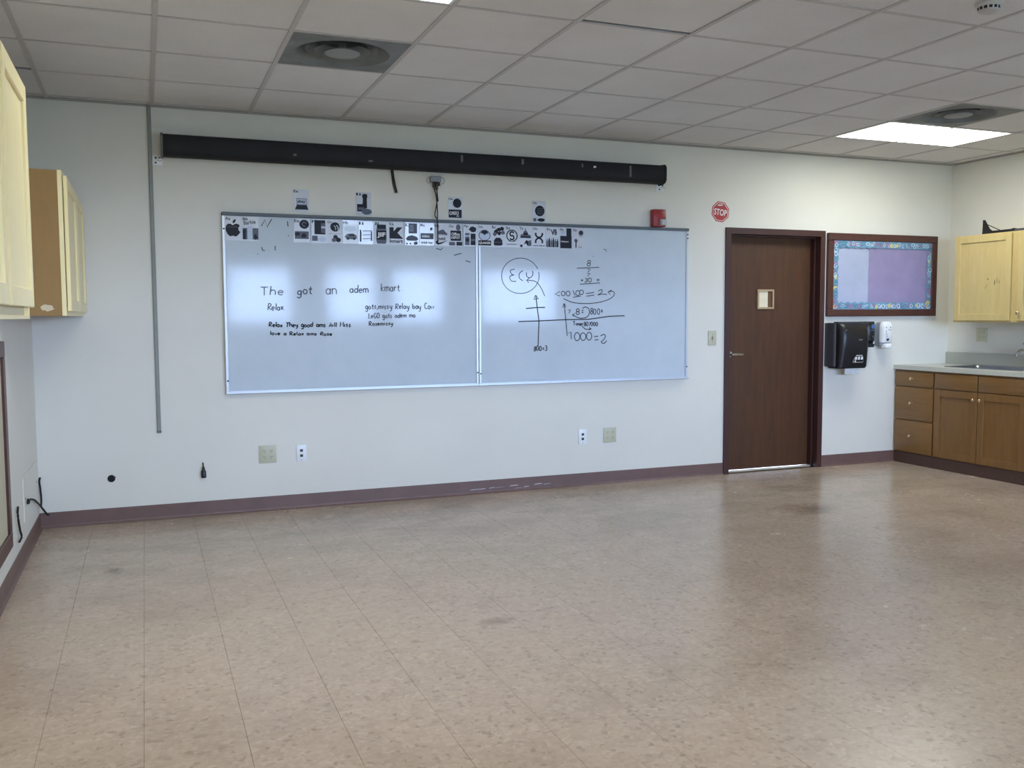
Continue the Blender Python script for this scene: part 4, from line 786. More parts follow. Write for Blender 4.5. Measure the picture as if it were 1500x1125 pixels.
for key, x0, x1, lab in (('L', 1.152, 2.953, 'left whiteboard with short handwritten lines, beneath the letter cards'), ('R', 2.956, 4.757, 'right whiteboard with circled letters, arrows and number sums')):
    z0, z1 = 0.818, 2.032
    t = thing('whiteboard', lab, 'whiteboard', ((x0 + x1) / 2, 0, z0), 'whiteboards on the back wall')
    boards[key] = t
    finish('writing_surface', multi([(x0 + 0.01, x1 - 0.01, SURF, -0.004, z0 + 0.01, z1 - 0.01)]), M['board'], t)
    finish('top_rail', bbox(x0, x1, -0.040, 0, z1 - 0.022, z1, 0.003), M['toprail'], t)
    sw = 0.021
    finish('side_rail', bbox(x0, x0 + (sw if key == 'L' else 0.02), -0.034, 0, z0 + 0.018, z1 - 0.022, 0.003), M['metal'], t)
    finish('side_rail', bbox(x1 - (0.02 if key == 'L' else 0.022), x1, -0.034, 0, z0 + 0.018, z1 - 0.022, 0.003), M['metal'], t)
    bm = bmesh.new()
    pr = [(0, z0), (-0.046, z0), (-0.050, z0 + 0.004), (-0.050, z0 + 0.012), (-0.046, z0 + 0.012), (-0.044, z0 + 0.007), (-0.032, z0 + 0.007), (-0.032, z0 + 0.020), (0, z0 + 0.020)]
    loft(bm, [[(x0, y, z) for y, z in pr], [(x1, y, z) for y, z in pr]])
    finish('marker_tray', bm, M['metal'], t)
    for sx, sz in ((x0 + 0.012, z0 + 0.09), (x0 + 0.012, z1 - 0.11), (x1 - 0.010, z0 + 0.10), (x1 - 0.010, z1 - 0.08), (x1 - 0.010, z1 - 0.05)):
        bm = bmesh.new(); lathe(bm, [(0.006, -0.034), (0.006, -0.0355), (0.003, -0.036)], 'y', (sx, 0, sz), 10); finish('screw', bm, M['blackmatte'], t)
for x, lab in ((2.02, 'dark plastic scrap on the left whiteboard tray, nearer its middle'),):
    pass
def ribbon(bm, P, w, y):
    n = len(P)
    L_, R_ = [], []
    for i in range(n):
        a = P[max(0, i - 1)]; b = P[min(n - 1, i + 1)]
        dx, dz = b[0] - a[0], b[1] - a[1]
        l = math.hypot(dx, dz) or 1e-6
        nx, nz = -dz / l * w / 2, dx / l * w / 2
        L_.append(bm.verts.new((P[i][0] + nx, y, P[i][1] + nz)))
        R_.append(bm.verts.new((P[i][0] - nx, y, P[i][1] - nz)))
    for i in range(n - 1):
        bm.faces.new((L_[i], L_[i + 1], R_[i + 1], R_[i]))
for key, tone, w_, strokes in WRITING:
    bm = bmesh.new()
    for s in strokes:
        P = [(1.0 + s[k] / 5000.0, s[k + 1] / 5000.0) for k in range(0, len(s), 2)]
        if len(P) > 1:
            ribbon(bm, P, w_ / 10000.0, SURF - 0.0008)
    tag(finish('handwriting', bm, M[INK[tone]], boards[key]), kind='stuff')

# ------------------------------------------------------------------ letter cards
class Card:
    def __init__(self, rect, y, lean):
        self.x0, self.x1, self.z0, self.z1 = rect
        self.y = y; self.lean = math.radians(lean)
        self.pic = bmesh.new(); self.txt = bmesh.new(); self.n = 0; self.used = set()
    def at(self, u, v, d=0.0):
        """u right, v up (0..1); positive lean brings the top edge away from the wall"""
        h = (self.z1 - self.z0) * v
        s, c = math.sin(self.lean), math.cos(self.lean)
        y = self.y - h * s - d * c
        return (self.x0 + (self.x1 - self.x0) * u, y, self.z0 + h * c - d * s)
    def poly(self, P, tone='i'):
        self.n += 1
        ngon(self.pic, [self.at(u, v, 0.0014 + 0.00012 * self.n) for u, v in P], 'igl'.index(tone))
    def rect(self, u0, v0, u1, v1, tone='i'):
        self.poly([(u0, v0), (u1, v0), (u1, v1), (u0, v1)], tone)
    def disc(self, cu, cv, ru, rv, tone='i', n=20):
        self.poly([(cu + ru * math.cos(2 * math.pi * k / n), cv + rv * math.sin(2 * math.pi * k / n)) for k in range(n)], tone)
    def blob(self, cu, cv, ru, rv, tone='i', n=16, j=0.25):
        self.poly([(cu + ru * math.cos(2 * math.pi * k / n) * random.uniform(1 - j, 1 + j), cv + rv * math.sin(2 * math.pi * k / n) * random.uniform(1 - j, 1 + j)) for k in range(n)], tone)
    def ring(self, cu, cv, r0, r1, a0, a1, tone='i', n=14, asp=0.66):
        P = [(cu + r1 * math.cos(math.radians(a0 + (a1 - a0) * k / n)), cv + asp * r1 * math.sin(math.radians(a0 + (a1 - a0) * k / n))) for k in range(n + 1)]
        Q = [(cu + r0 * math.cos(math.radians(a0 + (a1 - a0) * k / n)), cv + asp * r0 * math.sin(math.radians(a0 + (a1 - a0) * k / n))) for k in range(n + 1)]
        for k in range(n):
            self.n += 0.02
            ngon(self.pic, [self.at(*q, 0.0014 + 0.00012 * self.n) for q in (P[k], P[k + 1], Q[k + 1], Q[k])], 'igl'.index(tone))
    def text(self, s, u, v, h, w=None, tone=0, rot=0.0, bold=0.012):
        b = text_bm(s, 1.0, bold=bold)
        xs_ = [q.co.x for q in b.verts]; ys_ = [q.co.y for q in b.verts]
        wx = max(xs_) - min(xs_); mnx = min(xs_); mny = min(ys_)
        cap = max(ys_) - mny
        kx = (w if w else h * wx / cap * 1.5) / wx; ky = h / cap
        cr, sr = math.cos(rot), math.sin(rot)
        self.n += 1
        def fn(c):
            a, d = (c.x - mnx) * kx, (c.y - mny) * ky
            return self.at(u + a * cr - d * sr * 1.5, v + d * cr + a * sr / 1.5, 0.0016 + 0.00012 * self.n)
        merge_into(self.txt, b, fn, tone)
    def build(self, label, group):
        t = thing('letter_card', label, 'card', ((self.x0 + self.x1) / 2, self.y, self.z0), group)
        bm = bmesh.new()
        loft(bm, [[self.at(0, 0, d), self.at(1, 0, d), self.at(1, 1, d), self.at(0, 1, d)] for d in (0.0002, 0.0012)])
        finish('sheet', bm, M['card'], t)
        if len(self.pic.verts):
            finish('picture', self.pic, [M['print_ink'], M['print_grey'], M['print_light']], t)
        if len(self.txt.verts):
            finish('lettering', self.txt, [M['print_ink'], M['white_ink'], M['print_grey']], t)
        return t

def art_a(c):
    out = [(0.48, 0.62), (0.38, 0.67), (0.22, 0.68), (0.10, 0.61), (0.05, 0.50), (0.07, 0.38), (0.16, 0.25), (0.30, 0.16), (0.40, 0.17), (0.50, 0.19), (0.60, 0.16), (0.72, 0.17), (0.84, 0.25), (0.95, 0.35), (0.86, 0.39), (0.82, 0.46), (0.84, 0.54), (0.92, 0.60), (0.84, 0.66), (0.70, 0.69), (0.58, 0.66)]
    c.poly(out, 'i')
    c.poly([(0.48, 0.70), (0.50, 0.80), (0.60, 0.86), (0.68, 0.87), (0.66, 0.78), (0.58, 0.71)], 'i')
    c.rect(0.10, 0.54, 0.80, 0.555, 'g')
def art_b(c):
    c.text('Barbie', 0.10, 0.64, 0.17, 0.74, 2, 0.14, 0.03)
    c.rect(0.02, 0.05, 0.98, 0.52, 'g'); c.rect(0.02, 0.05, 0.22, 0.46, 'i'); c.rect(0.30, 0.05, 0.62, 0.60, 'l'); c.blob(0.80, 0.16, 0.10, 0.12, 'i')
def art_e(c):
    c.disc(0.66, 0.76, 0.31, 0.19); c.ring(0.66, 0.76, 0.10, 0.16, 20, 300, 'g'); c.rect(0.06, 0.14, 0.94, 0.46, 'g'); c.blob(0.64, 0.28, 0.16, 0.10); c.blob(0.22, 0.34, 0.16, 0.08)
def art_f(c):
    c.rect(0.20, 0.36, 0.90, 0.96, 'i'); c.rect(0.62, 0.42, 0.88, 0.84, 'g'); c.rect(0.64, 0.62, 0.96, 0.70, 'l'); c.rect(0.04, 0.08, 0.40, 0.30, 'g'); c.disc(0.70, 0.16, 0.24, 0.12, 'l')
def art_g(c):
    c.disc(0.55, 0.68, 0.32, 0.20); c.ring(0.36, 0.60, 0.20, 0.25, -20, 60, 'l'); c.ring(0.48, 0.60, 0.24, 0.30, -20, 60, 'l'); c.ring(0.62, 0.68, 0.22, 0.26, -40, 40, 'l')
    c.text('girl scouts', 0.16, 0.365, 0.05, 0.74, 2); c.disc(0.56, 0.25, 0.15, 0.09); c.disc(0.74, 0.13, 0.17, 0.10); c.disc(0.46, 0.12, 0.15, 0.09, 'g')
def art_h(c):
    c.disc(0.5, 0.62, 0.40, 0.10, 'l'); c.poly([(0.12, 0.30), (0.30, 0.42), (0.66, 0.44), (0.92, 0.36), (0.94, 0.22), (0.70, 0.18), (0.24, 0.20)], 'g'); c.disc(0.34, 0.22, 0.10, 0.06); c.disc(0.76, 0.22, 0.10, 0.06); c.rect(0.42, 0.33, 0.78, 0.40, 'i')
def art_i(c):
    c.poly([(0.08, 0.10), (0.20, 0.10), (0.21, 0.50), (0.17, 0.62), (0.09, 0.62)], 'i')
    for k in range(6):
        v = 0.12 + 0.085 * k
        c.poly([(0.26, v), (0.92, v + 0.02), (0.90, v + 0.055), (0.30, v + 0.04)], 'g' if k % 2 else 'l')
    c.rect(0.82, 0.15, 0.93, 0.55, 'g')
def art_j(c):
    c.rect(0.22, 0.68, 0.84, 0.86); c.poly([(0.18, 0.12), (0.24, 0.03), (0.80, 0.03), (0.86, 0.12), (0.86, 0.68), (0.18, 0.68)], 'g'); c.rect(0.18, 0.20, 0.86, 0.60, 'i'); c.text('JIF', 0.24, 0.28, 0.24, 0.56, 1, 0, 0.03)
def art_k(c):
    c.poly([(0.03, 0.26), (0.03, 0.76), (0.32, 0.76), (0.32, 0.58), (0.56, 0.76), (0.92, 0.76), (0.58, 0.52), (0.97, 0.26)], 'i'); c.text('kmart', 0.06, 0.08, 0.15, 0.88, 0, 0, 0.03)
def art_l(c):
    c.rect(0.26, 0.52, 0.84, 0.96); c.rect(0.30, 0.60, 0.60, 0.90, 'g'); c.poly([(0.06, 0.28), (0.22, 0.40), (0.50, 0.44), (0.80, 0.38), (0.94, 0.28), (0.80, 0.20), (0.18, 0.20)], 'i'); c.blob(0.14, 0.07, 0.06, 0.04); c.blob(0.38, 0.07, 0.05, 0.04); c.blob(0.76, 0.09, 0.14, 0.07)
def art_m(c):
    c.blob(0.80, 0.74, 0.10, 0.07); c.rect(0.06, 0.28, 0.96, 0.54); c.rect(0.12, 0.34, 0.70, 0.50, 'g'); c.text('m&m', 0.16, 0.36, 0.10, 0.5, 1, 0, 0.03); c.text('drink hot', 0.10, 0.07, 0.12, 0.80, 0, 0, 0.02)
def art_n(c):
    c.poly([(0.22, 0.62), (0.50, 0.72), (0.66, 0.74), (0.80, 0.62), (0.94, 0.56), (0.92, 0.50), (0.30, 0.52)], 'g'); c.rect(0.28, 0.475, 0.94, 0.49, 'g')
    c.text('NIKE', 0.34, 0.25, 0.12, 0.46, 0, 0.05, 0.03); c.poly([(0.10, 0.12), (0.26, 0.05), (0.50, 0.09), (0.96, 0.27), (0.50, 0.16), (0.28, 0.14), (0.22, 0.24), (0.10, 0.18)], 'i')
def art_o(c):
    c.disc(0.70, 0.84, 0.17, 0.14, 'g'); c.rect(0.14, 0.24, 0.90, 0.70); c.text('Office', 0.20, 0.47, 0.14, 0.60, 1, 0, 0.02); c.text('DEPOT', 0.20, 0.33, 0.11, 0.62, 1, 0, 0.02); c.rect(0.04, 0.03, 0.46, 0.19, 'g'); c.rect(0.56, 0.03, 0.98, 0.20, 'i')
def art_p(c):
    c.blob(0.68, 0.78, 0.24, 0.12, 'i'); c.rect(0.12, 0.06, 0.44, 0.60, 'g'); c.rect(0.52, 0.06, 0.88, 0.58, 'i'); c.rect(0.16, 0.22, 0.40, 0.36, 'i'); c.rect(0.56, 0.24, 0.84, 0.34, 'g'); c.rect(0.12, 0.44, 0.44, 0.50, 'l')
def art_q(c):
    c.disc(0.5, 0.52, 0.44, 0.25, 'l'); c.ring(0.5, 0.52, 0.38, 0.44, 0, 360, 'g', 24, 0.57); c.poly([(0.20, 0.62), (0.34, 0.74), (0.66, 0.74), (0.80, 0.62), (0.62, 0.60), (0.50, 0.52), (0.38, 0.60)], 'i'); c.rect(0.04, 0.06, 0.98, 0.29); c.text('QUAKER', 0.08, 0.11, 0.12, 0.86, 1, 0, 0.02)
def art_r(c):
    for q in ((0.34, 0.70), (0.56, 0.80), (0.78, 0.84), (0.84, 0.66), (0.58, 0.62), (0.24, 0.58)): c.blob(q[0], q[1], 0.15, 0.09, random.choice('iig'))
    c.poly([(0.16, 0.10), (0.18, 0.30), (0.34, 0.42), (0.64, 0.42), (0.80, 0.30), (0.82, 0.10), (0.72, 0.06), (0.26, 0.06)], 'i'); c.rect(0.20, 0.20, 0.80, 0.225, 'g')
def art_s(c):
    c.ring(0.5, 0.54, 0.35, 0.43, 75, 265, 'i', 14); c.ring(0.5, 0.54, 0.35, 0.43, -85, 85, 'i', 14)
    c.ring(0.5, 0.625, 0.09, 0.20, 20, 270, 'i', 12); c.ring(0.5, 0.455, 0.09, 0.20, -160, 90, 'i', 12); c.text('SAFEWAY', 0.12, 0.12, 0.055, 0.78, 0, 0, 0.02)
def art_t(c):
    c.poly([(0.08, 0.46), (0.14, 0.62), (0.30, 0.64), (0.36, 0.78), (0.44, 0.78), (0.50, 0.96), (0.56, 0.78), (0.64, 0.76), (0.70, 0.64), (0.88, 0.60), (0.94, 0.46)], 'g'); c.rect(0.16, 0.46, 0.86, 0.54, 'i'); c.rect(0.36, 0.58, 0.66, 0.70, 'i'); c.poly([(0.34, 0.14), (0.56, 0.38), (0.74, 0.30), (0.72, 0.06), (0.52, 0.22)], 'i'); c.rect(0.74, 0.10, 0.94, 0.36, 'g'); c.blob(0.18, 0.10, 0.12, 0.06)
def art_u(c):
    c.ring(0.5, 0.66, 0.20, 0.32, 200, 340, 'i', 12); c.ring(0.5, 0.28, 0.20, 0.32, 20, 160, 'i', 12); c.rect(0.18, 0.58, 0.31, 0.70); c.rect(0.69, 0.58, 0.82, 0.70); c.rect(0.18, 0.22, 0.31, 0.36); c.rect(0.69, 0.22, 0.82, 0.36); c.text('UNDER ARMOUR', 0.04, 0.07, 0.065, 0.92, 0, 0, 0.02)
def art_v(c):
    c.text('V8', 0.42, 0.60, 0.28, 0.46, 0, 0.12, 0.04)
    for k in range(6):
        u = 0.03 + 0.16 * k; v = 0.38 + (0.06 if k in (1, 3) else 0)
        c.poly([(u, 0.06), (u + 0.14, 0.06), (u + 0.14, v - 0.06), (u + 0.10, v), (u + 0.10, v + 0.06), (u + 0.04, v + 0.06), (u + 0.04, v), (u, v - 0.06)], 'i' if k % 2 else 'g')
def art_w(c):
    c.rect(0.08, 0.02, 0.98, 0.60); c.rect(0.56, 0.60, 0.96, 0.96); c.rect(0.12, 0.60, 0.50, 0.84, 'l'); c.text('Walmart', 0.12, 0.30, 0.07, 0.62, 1, 0, 0.02)
def art_x(c):
    c.disc(0.68, 0.76, 0.20, 0.13, 'g'); c.blob(0.68, 0.78, 0.12, 0.08); c.rect(0.50, 0.58, 0.86, 0.595, 'g'); c.blob(0.28, 0.40, 0.14, 0.09, 'g'); c.rect(0.24, 0.06, 0.33, 0.40, 'i'); c.text('xbox', 0.46, 0.07, 0.08, 0.3, 2, 0, 0.02)
def art_laptop(c):
    c.poly([(0.10, 0.10), (0.96, 0.10), (0.86, 0.30), (0.22, 0.30)], 'i'); c.rect(0.22, 0.30, 0.86, 0.60, 'g'); c.rect(0.26, 0.33, 0.82, 0.57, 'l'); c.text('ebay', 0.28, 0.36, 0.18, 0.50, 0, 0, 0.03)
def art_bottle(c):
    c.poly([(0.40, 0.30), (0.72, 0.30), (0.72, 0.72), (0.76, 0.86), (0.70, 0.93), (0.48, 0.93), (0.40, 0.84), (0.46, 0.70)], 'i'); c.rect(0.08, 0.16, 0.62, 0.48, 'i'); c.rect(0.14, 0.22, 0.54, 0.34, 'g'); c.blob(0.70, 0.16, 0.34, 0.13, 'g', 18, 0.08)
def art_oreo(c):
    c.disc(0.64, 0.72, 0.30, 0.22); c.rect(0.04, 0.04, 0.96, 0.42); c.text('OREO', 0.10, 0.16, 0.16, 0.66, 1, 0.05, 0.02); c.blob(0.68, 0.12, 0.10, 0.03, 'l')
def art_ball(c):
    c.disc(0.56, 0.54, 0.36, 0.25)
    for k in range(4): c.poly([(0.36, 0.40 + 0.08 * k), (0.84, 0.38 + 0.09 * k), (0.84, 0.40 + 0.09 * k), (0.36, 0.425 + 0.08 * k)], 'g')
    c.rect(0.08, 0.05, 0.30, 0.20, 'g'); c.blob(0.66, 0.12, 0.28, 0.08, 'i', 14, 0.1); c.rect(0.12, 0.74, 0.24, 0.755, 'g')

PITCH = [('Aa', 1.1705, art_a, 'dark bitten apple, leftmost in the row on the whiteboards', 0.3), ('Bb', 1.2833, art_b, 'grey script word over a grey picture, second from the left', 0.5),
  ('Ee', 1.6222, art_e, 'dark round plate over a grey photo, first after the empty gap', 1.6), ('Ff', 1.7405, art_f, 'tall dark block beside pale stripes', 2.2), ('Gg', 1.8465, art_g, 'dark round badge above three cookies', 0.4),
  ('Hh', 1.9560, art_h, 'grey car below a pale oval', 3.6), ('Ii', 2.0666, art_i, 'thin dark bottle beside wavy stripes', 2.6), ('Jj', 2.1756, art_j, 'dark lidded jar with three white capitals', 0.4),
  ('Kk', 2.2860, art_k, 'one huge dark capital K above a store name', 0.4), ('Ll', 2.4010, art_l, 'dark square above a dark low car', 2.8), ('Mm', 2.5110, art_m, 'dark band across the middle and text below', 2.6),
  ('Nn', 2.6200, art_n, 'grey sneaker above a curved tick mark, under the cable', 0.3), ('Oo', 2.7283, art_o, 'dark square holding two lines of white lettering', 0.4), ('Pp', 2.8390, art_p, 'two blocky dark bottles', 1.2),
  ('Qq', 2.9500, art_q, 'pale oval over a dark lettered band, at the board joint', 1.0), ('Rr', 3.0610, art_r, 'scattered dark blobs above a dark bun', 0.3), ('Ss', 3.1706, art_s, 'bold dark S inside two curved strokes', 0.3),
  ('Tt', 3.2802, art_t, 'dark spiked tower shape', 0.3), ('Uu', 3.3899, art_u, 'two crossing dark arcs above capitals', 0.8), ('Vv', 3.5000, art_v, 'V8 lettering above a row of dark bottles', 0.3),
  ('Ww', 3.6110, art_w, 'large dark stepped block', 0.3), ('Xx', 3.7220, art_x, 'small ball and thin post, rightmost in the row', 0.3)]
for let, x0, art, desc, lean in PITCH:
    zt = 2.0065 + random.uniform(-0.002, 0.002)
    c = Card((x0, x0 + 0.1065, zt - 0.161, zt), SURF - (0.0082 if let in ('Pp', 'Qq') else 0.0002), lean)
    c.text(let, 0.04, 0.83 if let != 'Gg' else 0.81, 0.125, 0.31, 0, 0, 0.02)
    art(c)
    c.build('letter card %s with %s' % (let, desc), 'letter cards in a row along the whiteboard top')
for let, rc, art, desc, lean in (('Ee', (1.626, 1.733, 2.054, 2.2075), art_laptop, 'dark laptop, on the wall above the left whiteboard, leftmost there', 0.4), ('Ii', (2.058, 2.168, 2.047, 2.2065), art_bottle, 'tall dark bottle, on the wall left of the black cables', 0.3),
                           ('Oo', (2.735, 2.843, 2.047, 2.201), art_oreo, 'dark disc over lettering, on the wall right of the cables', 1.6), ('Uu', (3.400, 3.510, 2.040, 2.2005), art_ball, 'dark striped ball, on the wall above the right whiteboard', 0.3)):
    c = Card(rc, -0.0006, lean)
    c.text(let, 0.04, 0.85, 0.11, 0.29, 0, 0, 0.02)
    art(c)
    c.build('letter card %s with %s' % (let, desc), 'letter cards taped on the wall above the whiteboards')

# ------------------------------------------------------------------ fire alarm and stop sign
fa = thing('fire_alarm', 'red wall fire alarm with clear strobe above the right whiteboard', 'fire alarm', (4.475, 0, 2.033))
finish('housing', bbox(4.417, 4.533, -0.055, 0, 2.036, 2.172, 0.008, 2), M['red'], fa, True)
bm = bmesh.new()
loft(bm, [[(4.468, -0.055, 2.043), (4.528, -0.055, 2.043), (4.528, -0.055, 2.098), (4.468, -0.055, 2.098)], [(4.474, -0.083, 2.052), (4.522, -0.083, 2.052), (4.522, -0.083, 2.090), (4.474, -0.083, 2.090)]])
bmesh.ops.bevel(bm, geom=bm.edges[:], offset=0.006, segments=2, affect='EDGES')
finish('strobe_lens', bm, M['lens'], fa, True)
finish('name_strip', multi([(4.478, 4.520, -0.0556, -0.054, 2.150, 2.156)]), M['tape'], fa)

sg = thing('stop_sign', 'red octagonal STOP sign stuck on the wall by the door top', 'sign', (5.077, 0, 2.097))
def octagon(r, y, rot=22.5 - 6):
    return [(5.0765 + r * math.cos(math.radians(rot + 45 * k)), y, 2.180 + r * math.sin(math.radians(rot + 45 * k))) for k in range(8)]
bm = bmesh.new(); loft(bm, [octagon(0.088, -0.0002), octagon(0.088, -0.0016)]); finish('plate', bm, M['redsign'], sg)
bm = bmesh.new()
A, C = octagon(0.079, -0.0019), octagon(0.0745, -0.0019)
for k in range(8):
    ngon(bm, [A[k], A[(k + 1) % 8], C[(k + 1) % 8], C[k]])
finish('border_line', bm, M['white_ink'], sg)
b = text_bm('STOP', 1.0, 'CENTER', 1.02, 0.02)
ys_ = [v.co.y for v in b.verts]; xs2 = [v.co.x for v in b.verts]
kx = 0.122 / (max(xs2) - min(xs2)); kz = 0.052 / (max(ys_) - min(ys_))
ca, sa = math.cos(math.radians(-6)), math.sin(math.radians(-6))
bm = bmesh.new()
merge_into(bm, b, lambda c: (5.0765 + (c.x * kx) * ca - (c.y * kz - 0.026) * sa, -0.0021, 2.178 + (c.x * kx) * sa + (c.y * kz - 0.026) * ca))
finish('lettering', bm, M['white_ink'], sg)
bm = bmesh.new(); ngon(bm, [(5.050, -0.0022, 2.228), (5.096, -0.0022, 2.231), (5.100, -0.0022, 2.239), (5.053, -0.0022, 2.238)]); finish('white_scrap', bm, M['white_ink'], sg)

# ------------------------------------------------------------------ switch and outlets
def plate(name, label, cat, x, z, w_, h_, mat, group=None, wall='back'):
    t = thing(name, label, cat, (x, 0, z - h_ / 2) if wall == 'back' else (W, x, z - h_ / 2), group)
    if wall == 'back':
        bm = bbox(x - w_ / 2, x + w_ / 2, -0.007, 0, z - h_ / 2, z + h_ / 2, 0.003, 2)
    else:
        bm = bbox(W - 0.007, W, x - w_ / 2, x + w_ / 2, z - h_ / 2, z + h_ / 2, 0.003, 2)
    finish('cover_plate', bm, mat, t, True)
    return t
def sockets(t, x, z, wall='back', mat='beige_plastic'):
    for dx in (-0.023, 0.023):
        for dz in (-0.021, 0.021):
            def P(a, d, c):
                return (x + a, -d, z + c) if wall == 'back' else (W - d, x - a, z + c)
            bm = bmesh.new()
            n = 14
            ring = lambda r, d: [P(dx + r * math.cos(2 * math.pi * k / n), d, dz + min(max(r * math.sin(2 * math.pi * k / n), -0.013), 0.013)) for k in range(n)]
            loft(bm, [ring(0.017, 0.006), ring(0.017, 0.0085), ring(0.0155, 0.009)])
            s = finish('receptacle', bm, M[mat], t)
            bm = bmesh.new()
            for ex, hh in ((-0.0055, 0.008), (0.0055, 0.007)):
                ngon(bm, [P(dx + ex - 0.0013, 0.0094, dz + 0.001), P(dx + ex + 0.0013, 0.0094, dz + 0.001), P(dx + ex + 0.0013, 0.0094, dz + 0.001 + hh), P(dx + ex - 0.0013, 0.0094, dz + 0.001 + hh)])
            ngon(bm, [P(dx + 0.0028 * math.cos(a), 0.0094, dz - 0.006 + 0.0028 * math.sin(a)) for a in [k * math.pi / 4 for k in range(8)]])
            finish('slots', bm, M['blackmatte'], s)
t = plate('wall_outlet', 'beige four-socket outlet plate low under the left whiteboard', 'outlet', 1.416, 0.394, 0.118, 0.122, M['beige_plastic'], 'beige double outlet plates'); sockets(t, 1.416, 0.394)
t = plate('wall_outlet', 'beige four-socket outlet plate low under the right whiteboard', 'outlet', 4.062, 0.390, 0.112, 0.118, M['beige_plastic'], 'beige double outlet plates'); sockets(t, 4.062, 0.390)
t = plate('wall_outlet', 'grey beige outlet plate above the counter under the maple cabinet', 'outlet', -0.385, 1.150, 0.125, 0.125, M['beige_plastic'], None, 'right'); sockets(t, -0.385, 1.150, 'right')
for x, z, lab in ((1.645, 0.389, 'white data jack plate with two black ports beside the left outlet'), (3.822, 0.389, 'white data jack plate with two black ports beside the right outlet')):
    t = plate('data_jack', lab, 'data jack', x, z, 0.070, 0.118, M['white_plastic'], 'white data jack plates')
    for dz in (-0.018, 0.018):
        j = finish('port', multi([(x - 0.010, x + 0.010, -0.0085, -0.006, z + dz - 0.009, z + dz + 0.009)]), M['black'], t)
    bm = bmesh.new(); lathe(bm, [(0.003, -0.007), (0.003, -0.0085)], 'y', (x, 0, z - 0.048), 8); finish('screw', bm, M['tape'], t)
sw = plate('light_switch', 'beige single light switch plate left of the door', 'light switch', 5.010, 1.146, 0.078, 0.120, M['beige_plastic'])
finish('toggle_bezel', bbox(5.002, 5.018, -0.009, -0.006, 1.132, 1.160, 0.001), M['beige_dark'], sw)
bm = bmesh.new(); loft(bm, [[(5.005, -0.008, 1.138), (5.015, -0.008, 1.138), (5.015, -0.008, 1.152), (5.005, -0.008, 1.152)], [(5.006, -0.022, 1.150), (5.014, -0.022, 1.150), (5.014, -0.021, 1.158), (5.006, -0.021, 1.158)]]); finish('toggle', bm, M['beige_plastic'], sw)
for dz in (-0.03, 0.03):
    bm = bmesh.new(); lathe(bm, [(0.0035, -0.007), (0.0035, -0.0085)], 'y', (5.010, 0, 1.146 + dz), 8); finish('screw', bm, M['beige_dark'], sw)

# black stubs and holes in the back wall at the left
ho = thing('wall_hole', 'small round black hole in the back wall, near the left corner', 'hole', (0.424, 0, 0.275))
bm = bmesh.new(); lathe(bm, [(0.024, 0.0), (0.024, -0.002), (0.019, -0.004), (0.016, -0.001)], 'y', (0.424, 0, 0.293), 14); finish('rim', bm, M['blackmatte'], ho)
bm = bmesh.new(); tube(bm, curve_pts([(0.424, -0.002, 0.290), (0.436, -0.012, 0.296), (0.447, -0.008, 0.304)], 3), 0.006, 6); finish('wire_stub', bm, M['black'], ho)
st = thing('cable_stub', 'black bottle shaped cable stub on the back wall, below the raceway', 'cable', (0.993, 0, 0.262))
bm = bmesh.new(); lathe(bm, [(0.016, 0.262), (0.017, 0.268), (0.016, 0.305), (0.010, 0.315), (0.008, 0.330), (0.004, 0.340)], 'z', (0.993, -0.017, 0), 12); finish('plug_body', bm, M['black'], st, True)
bm = bmesh.new(); tube(bm, curve_pts([(0.993, -0.017, 0.335), (0.992, -0.016, 0.350), (0.991, -0.006, 0.358), (0.991, 0.0, 0.360)], 3), 0.004, 6); finish('cable', bm, M['blackmatte'], st, True)

# left corner: flush cover plate, loose black cables, framed board
cp = thing('cover_plate', 'white rectangular cover plate low on the left wall by the corner', 'cover plate', (0, -0.46, 0.205))
finish('panel', bbox(0, 0.006, -0.80, -0.12, 0.205, 0.455, 0.002), M['wall'], cp)
for yy in (-0.74, -0.18):
    bm = bmesh.new(); lathe(bm, [(0.006, 0.006), (0.006, 0.008)], 'x', (0, yy, 0.33), 8); finish('screw', bm, M['tape'], cp)
def loose_cable(label, P, r=0.0055, n=6):
    bm = bmesh.new()
    tube(bm, curve_pts(P, n), r, 7)
    return tag(finish('loose_cable', bm, M['blackmatte'], None, True), label, 'cable', 'loose black cables by the left corner')
loose_cable('black cable end hanging upright in the left wall corner', [(0.012, -0.008, 0.330), (0.006, -0.010, 0.306), (0.010, -0.010, 0.255), (0.013, -0.010, 0.190), (0.010, -0.012, 0.145)])
loose_cable('black looped cable bending across the left corner above the baseboard', [(0.015, -0.70, 0.318), (0.014, -0.72, 0.300), (0.016, -0.68, 0.292), (0.014, -0.64, 0.300), (0.016, -0.55, 0.290), (0.018, -0.40, 0.255), (0.016, -0.18, 0.190), (0.026, -0.03, 0.125), (0.044, -0.014, 0.092), (0.056, -0.013, 0.088)])
loose_cable('black cable hanging on the left wall beside the framed board', [(0.008, -1.075, 0.345), (0.014, -1.15, 0.328), (0.014, -1.13, 0.275), (0.012, -1.07, 0.220), (0.012, -1.02, 0.175), (0.010, -1.10, 0.165)])

lbd = thing('framed_board', 'dark wood framed cream board low on the left wall', 'board', (0, -2.15, 0.22))
ya, yb, za, zb, fw = -2.9, -1.47, 0.225, 1.225, 0.075
finish('backing', multi([(0.002, 0.016, ya + fw, yb - fw, za + fw, zb - fw)]), M['cork'], lbd)
for q in ((ya, yb, za, za + fw), (ya, yb, zb - fw, zb)):
    finish('frame_rail', bbox(0, 0.028, q[0], q[1], q[2], q[3], 0.003), M['board_frame'], lbd)
for q in ((ya, ya + fw), (yb - fw, yb)):
    finish('frame_stile', bbox(0, 0.0275, q[0], q[1], za + fw, zb - fw, 0.003), M['board_frame'], lbd)

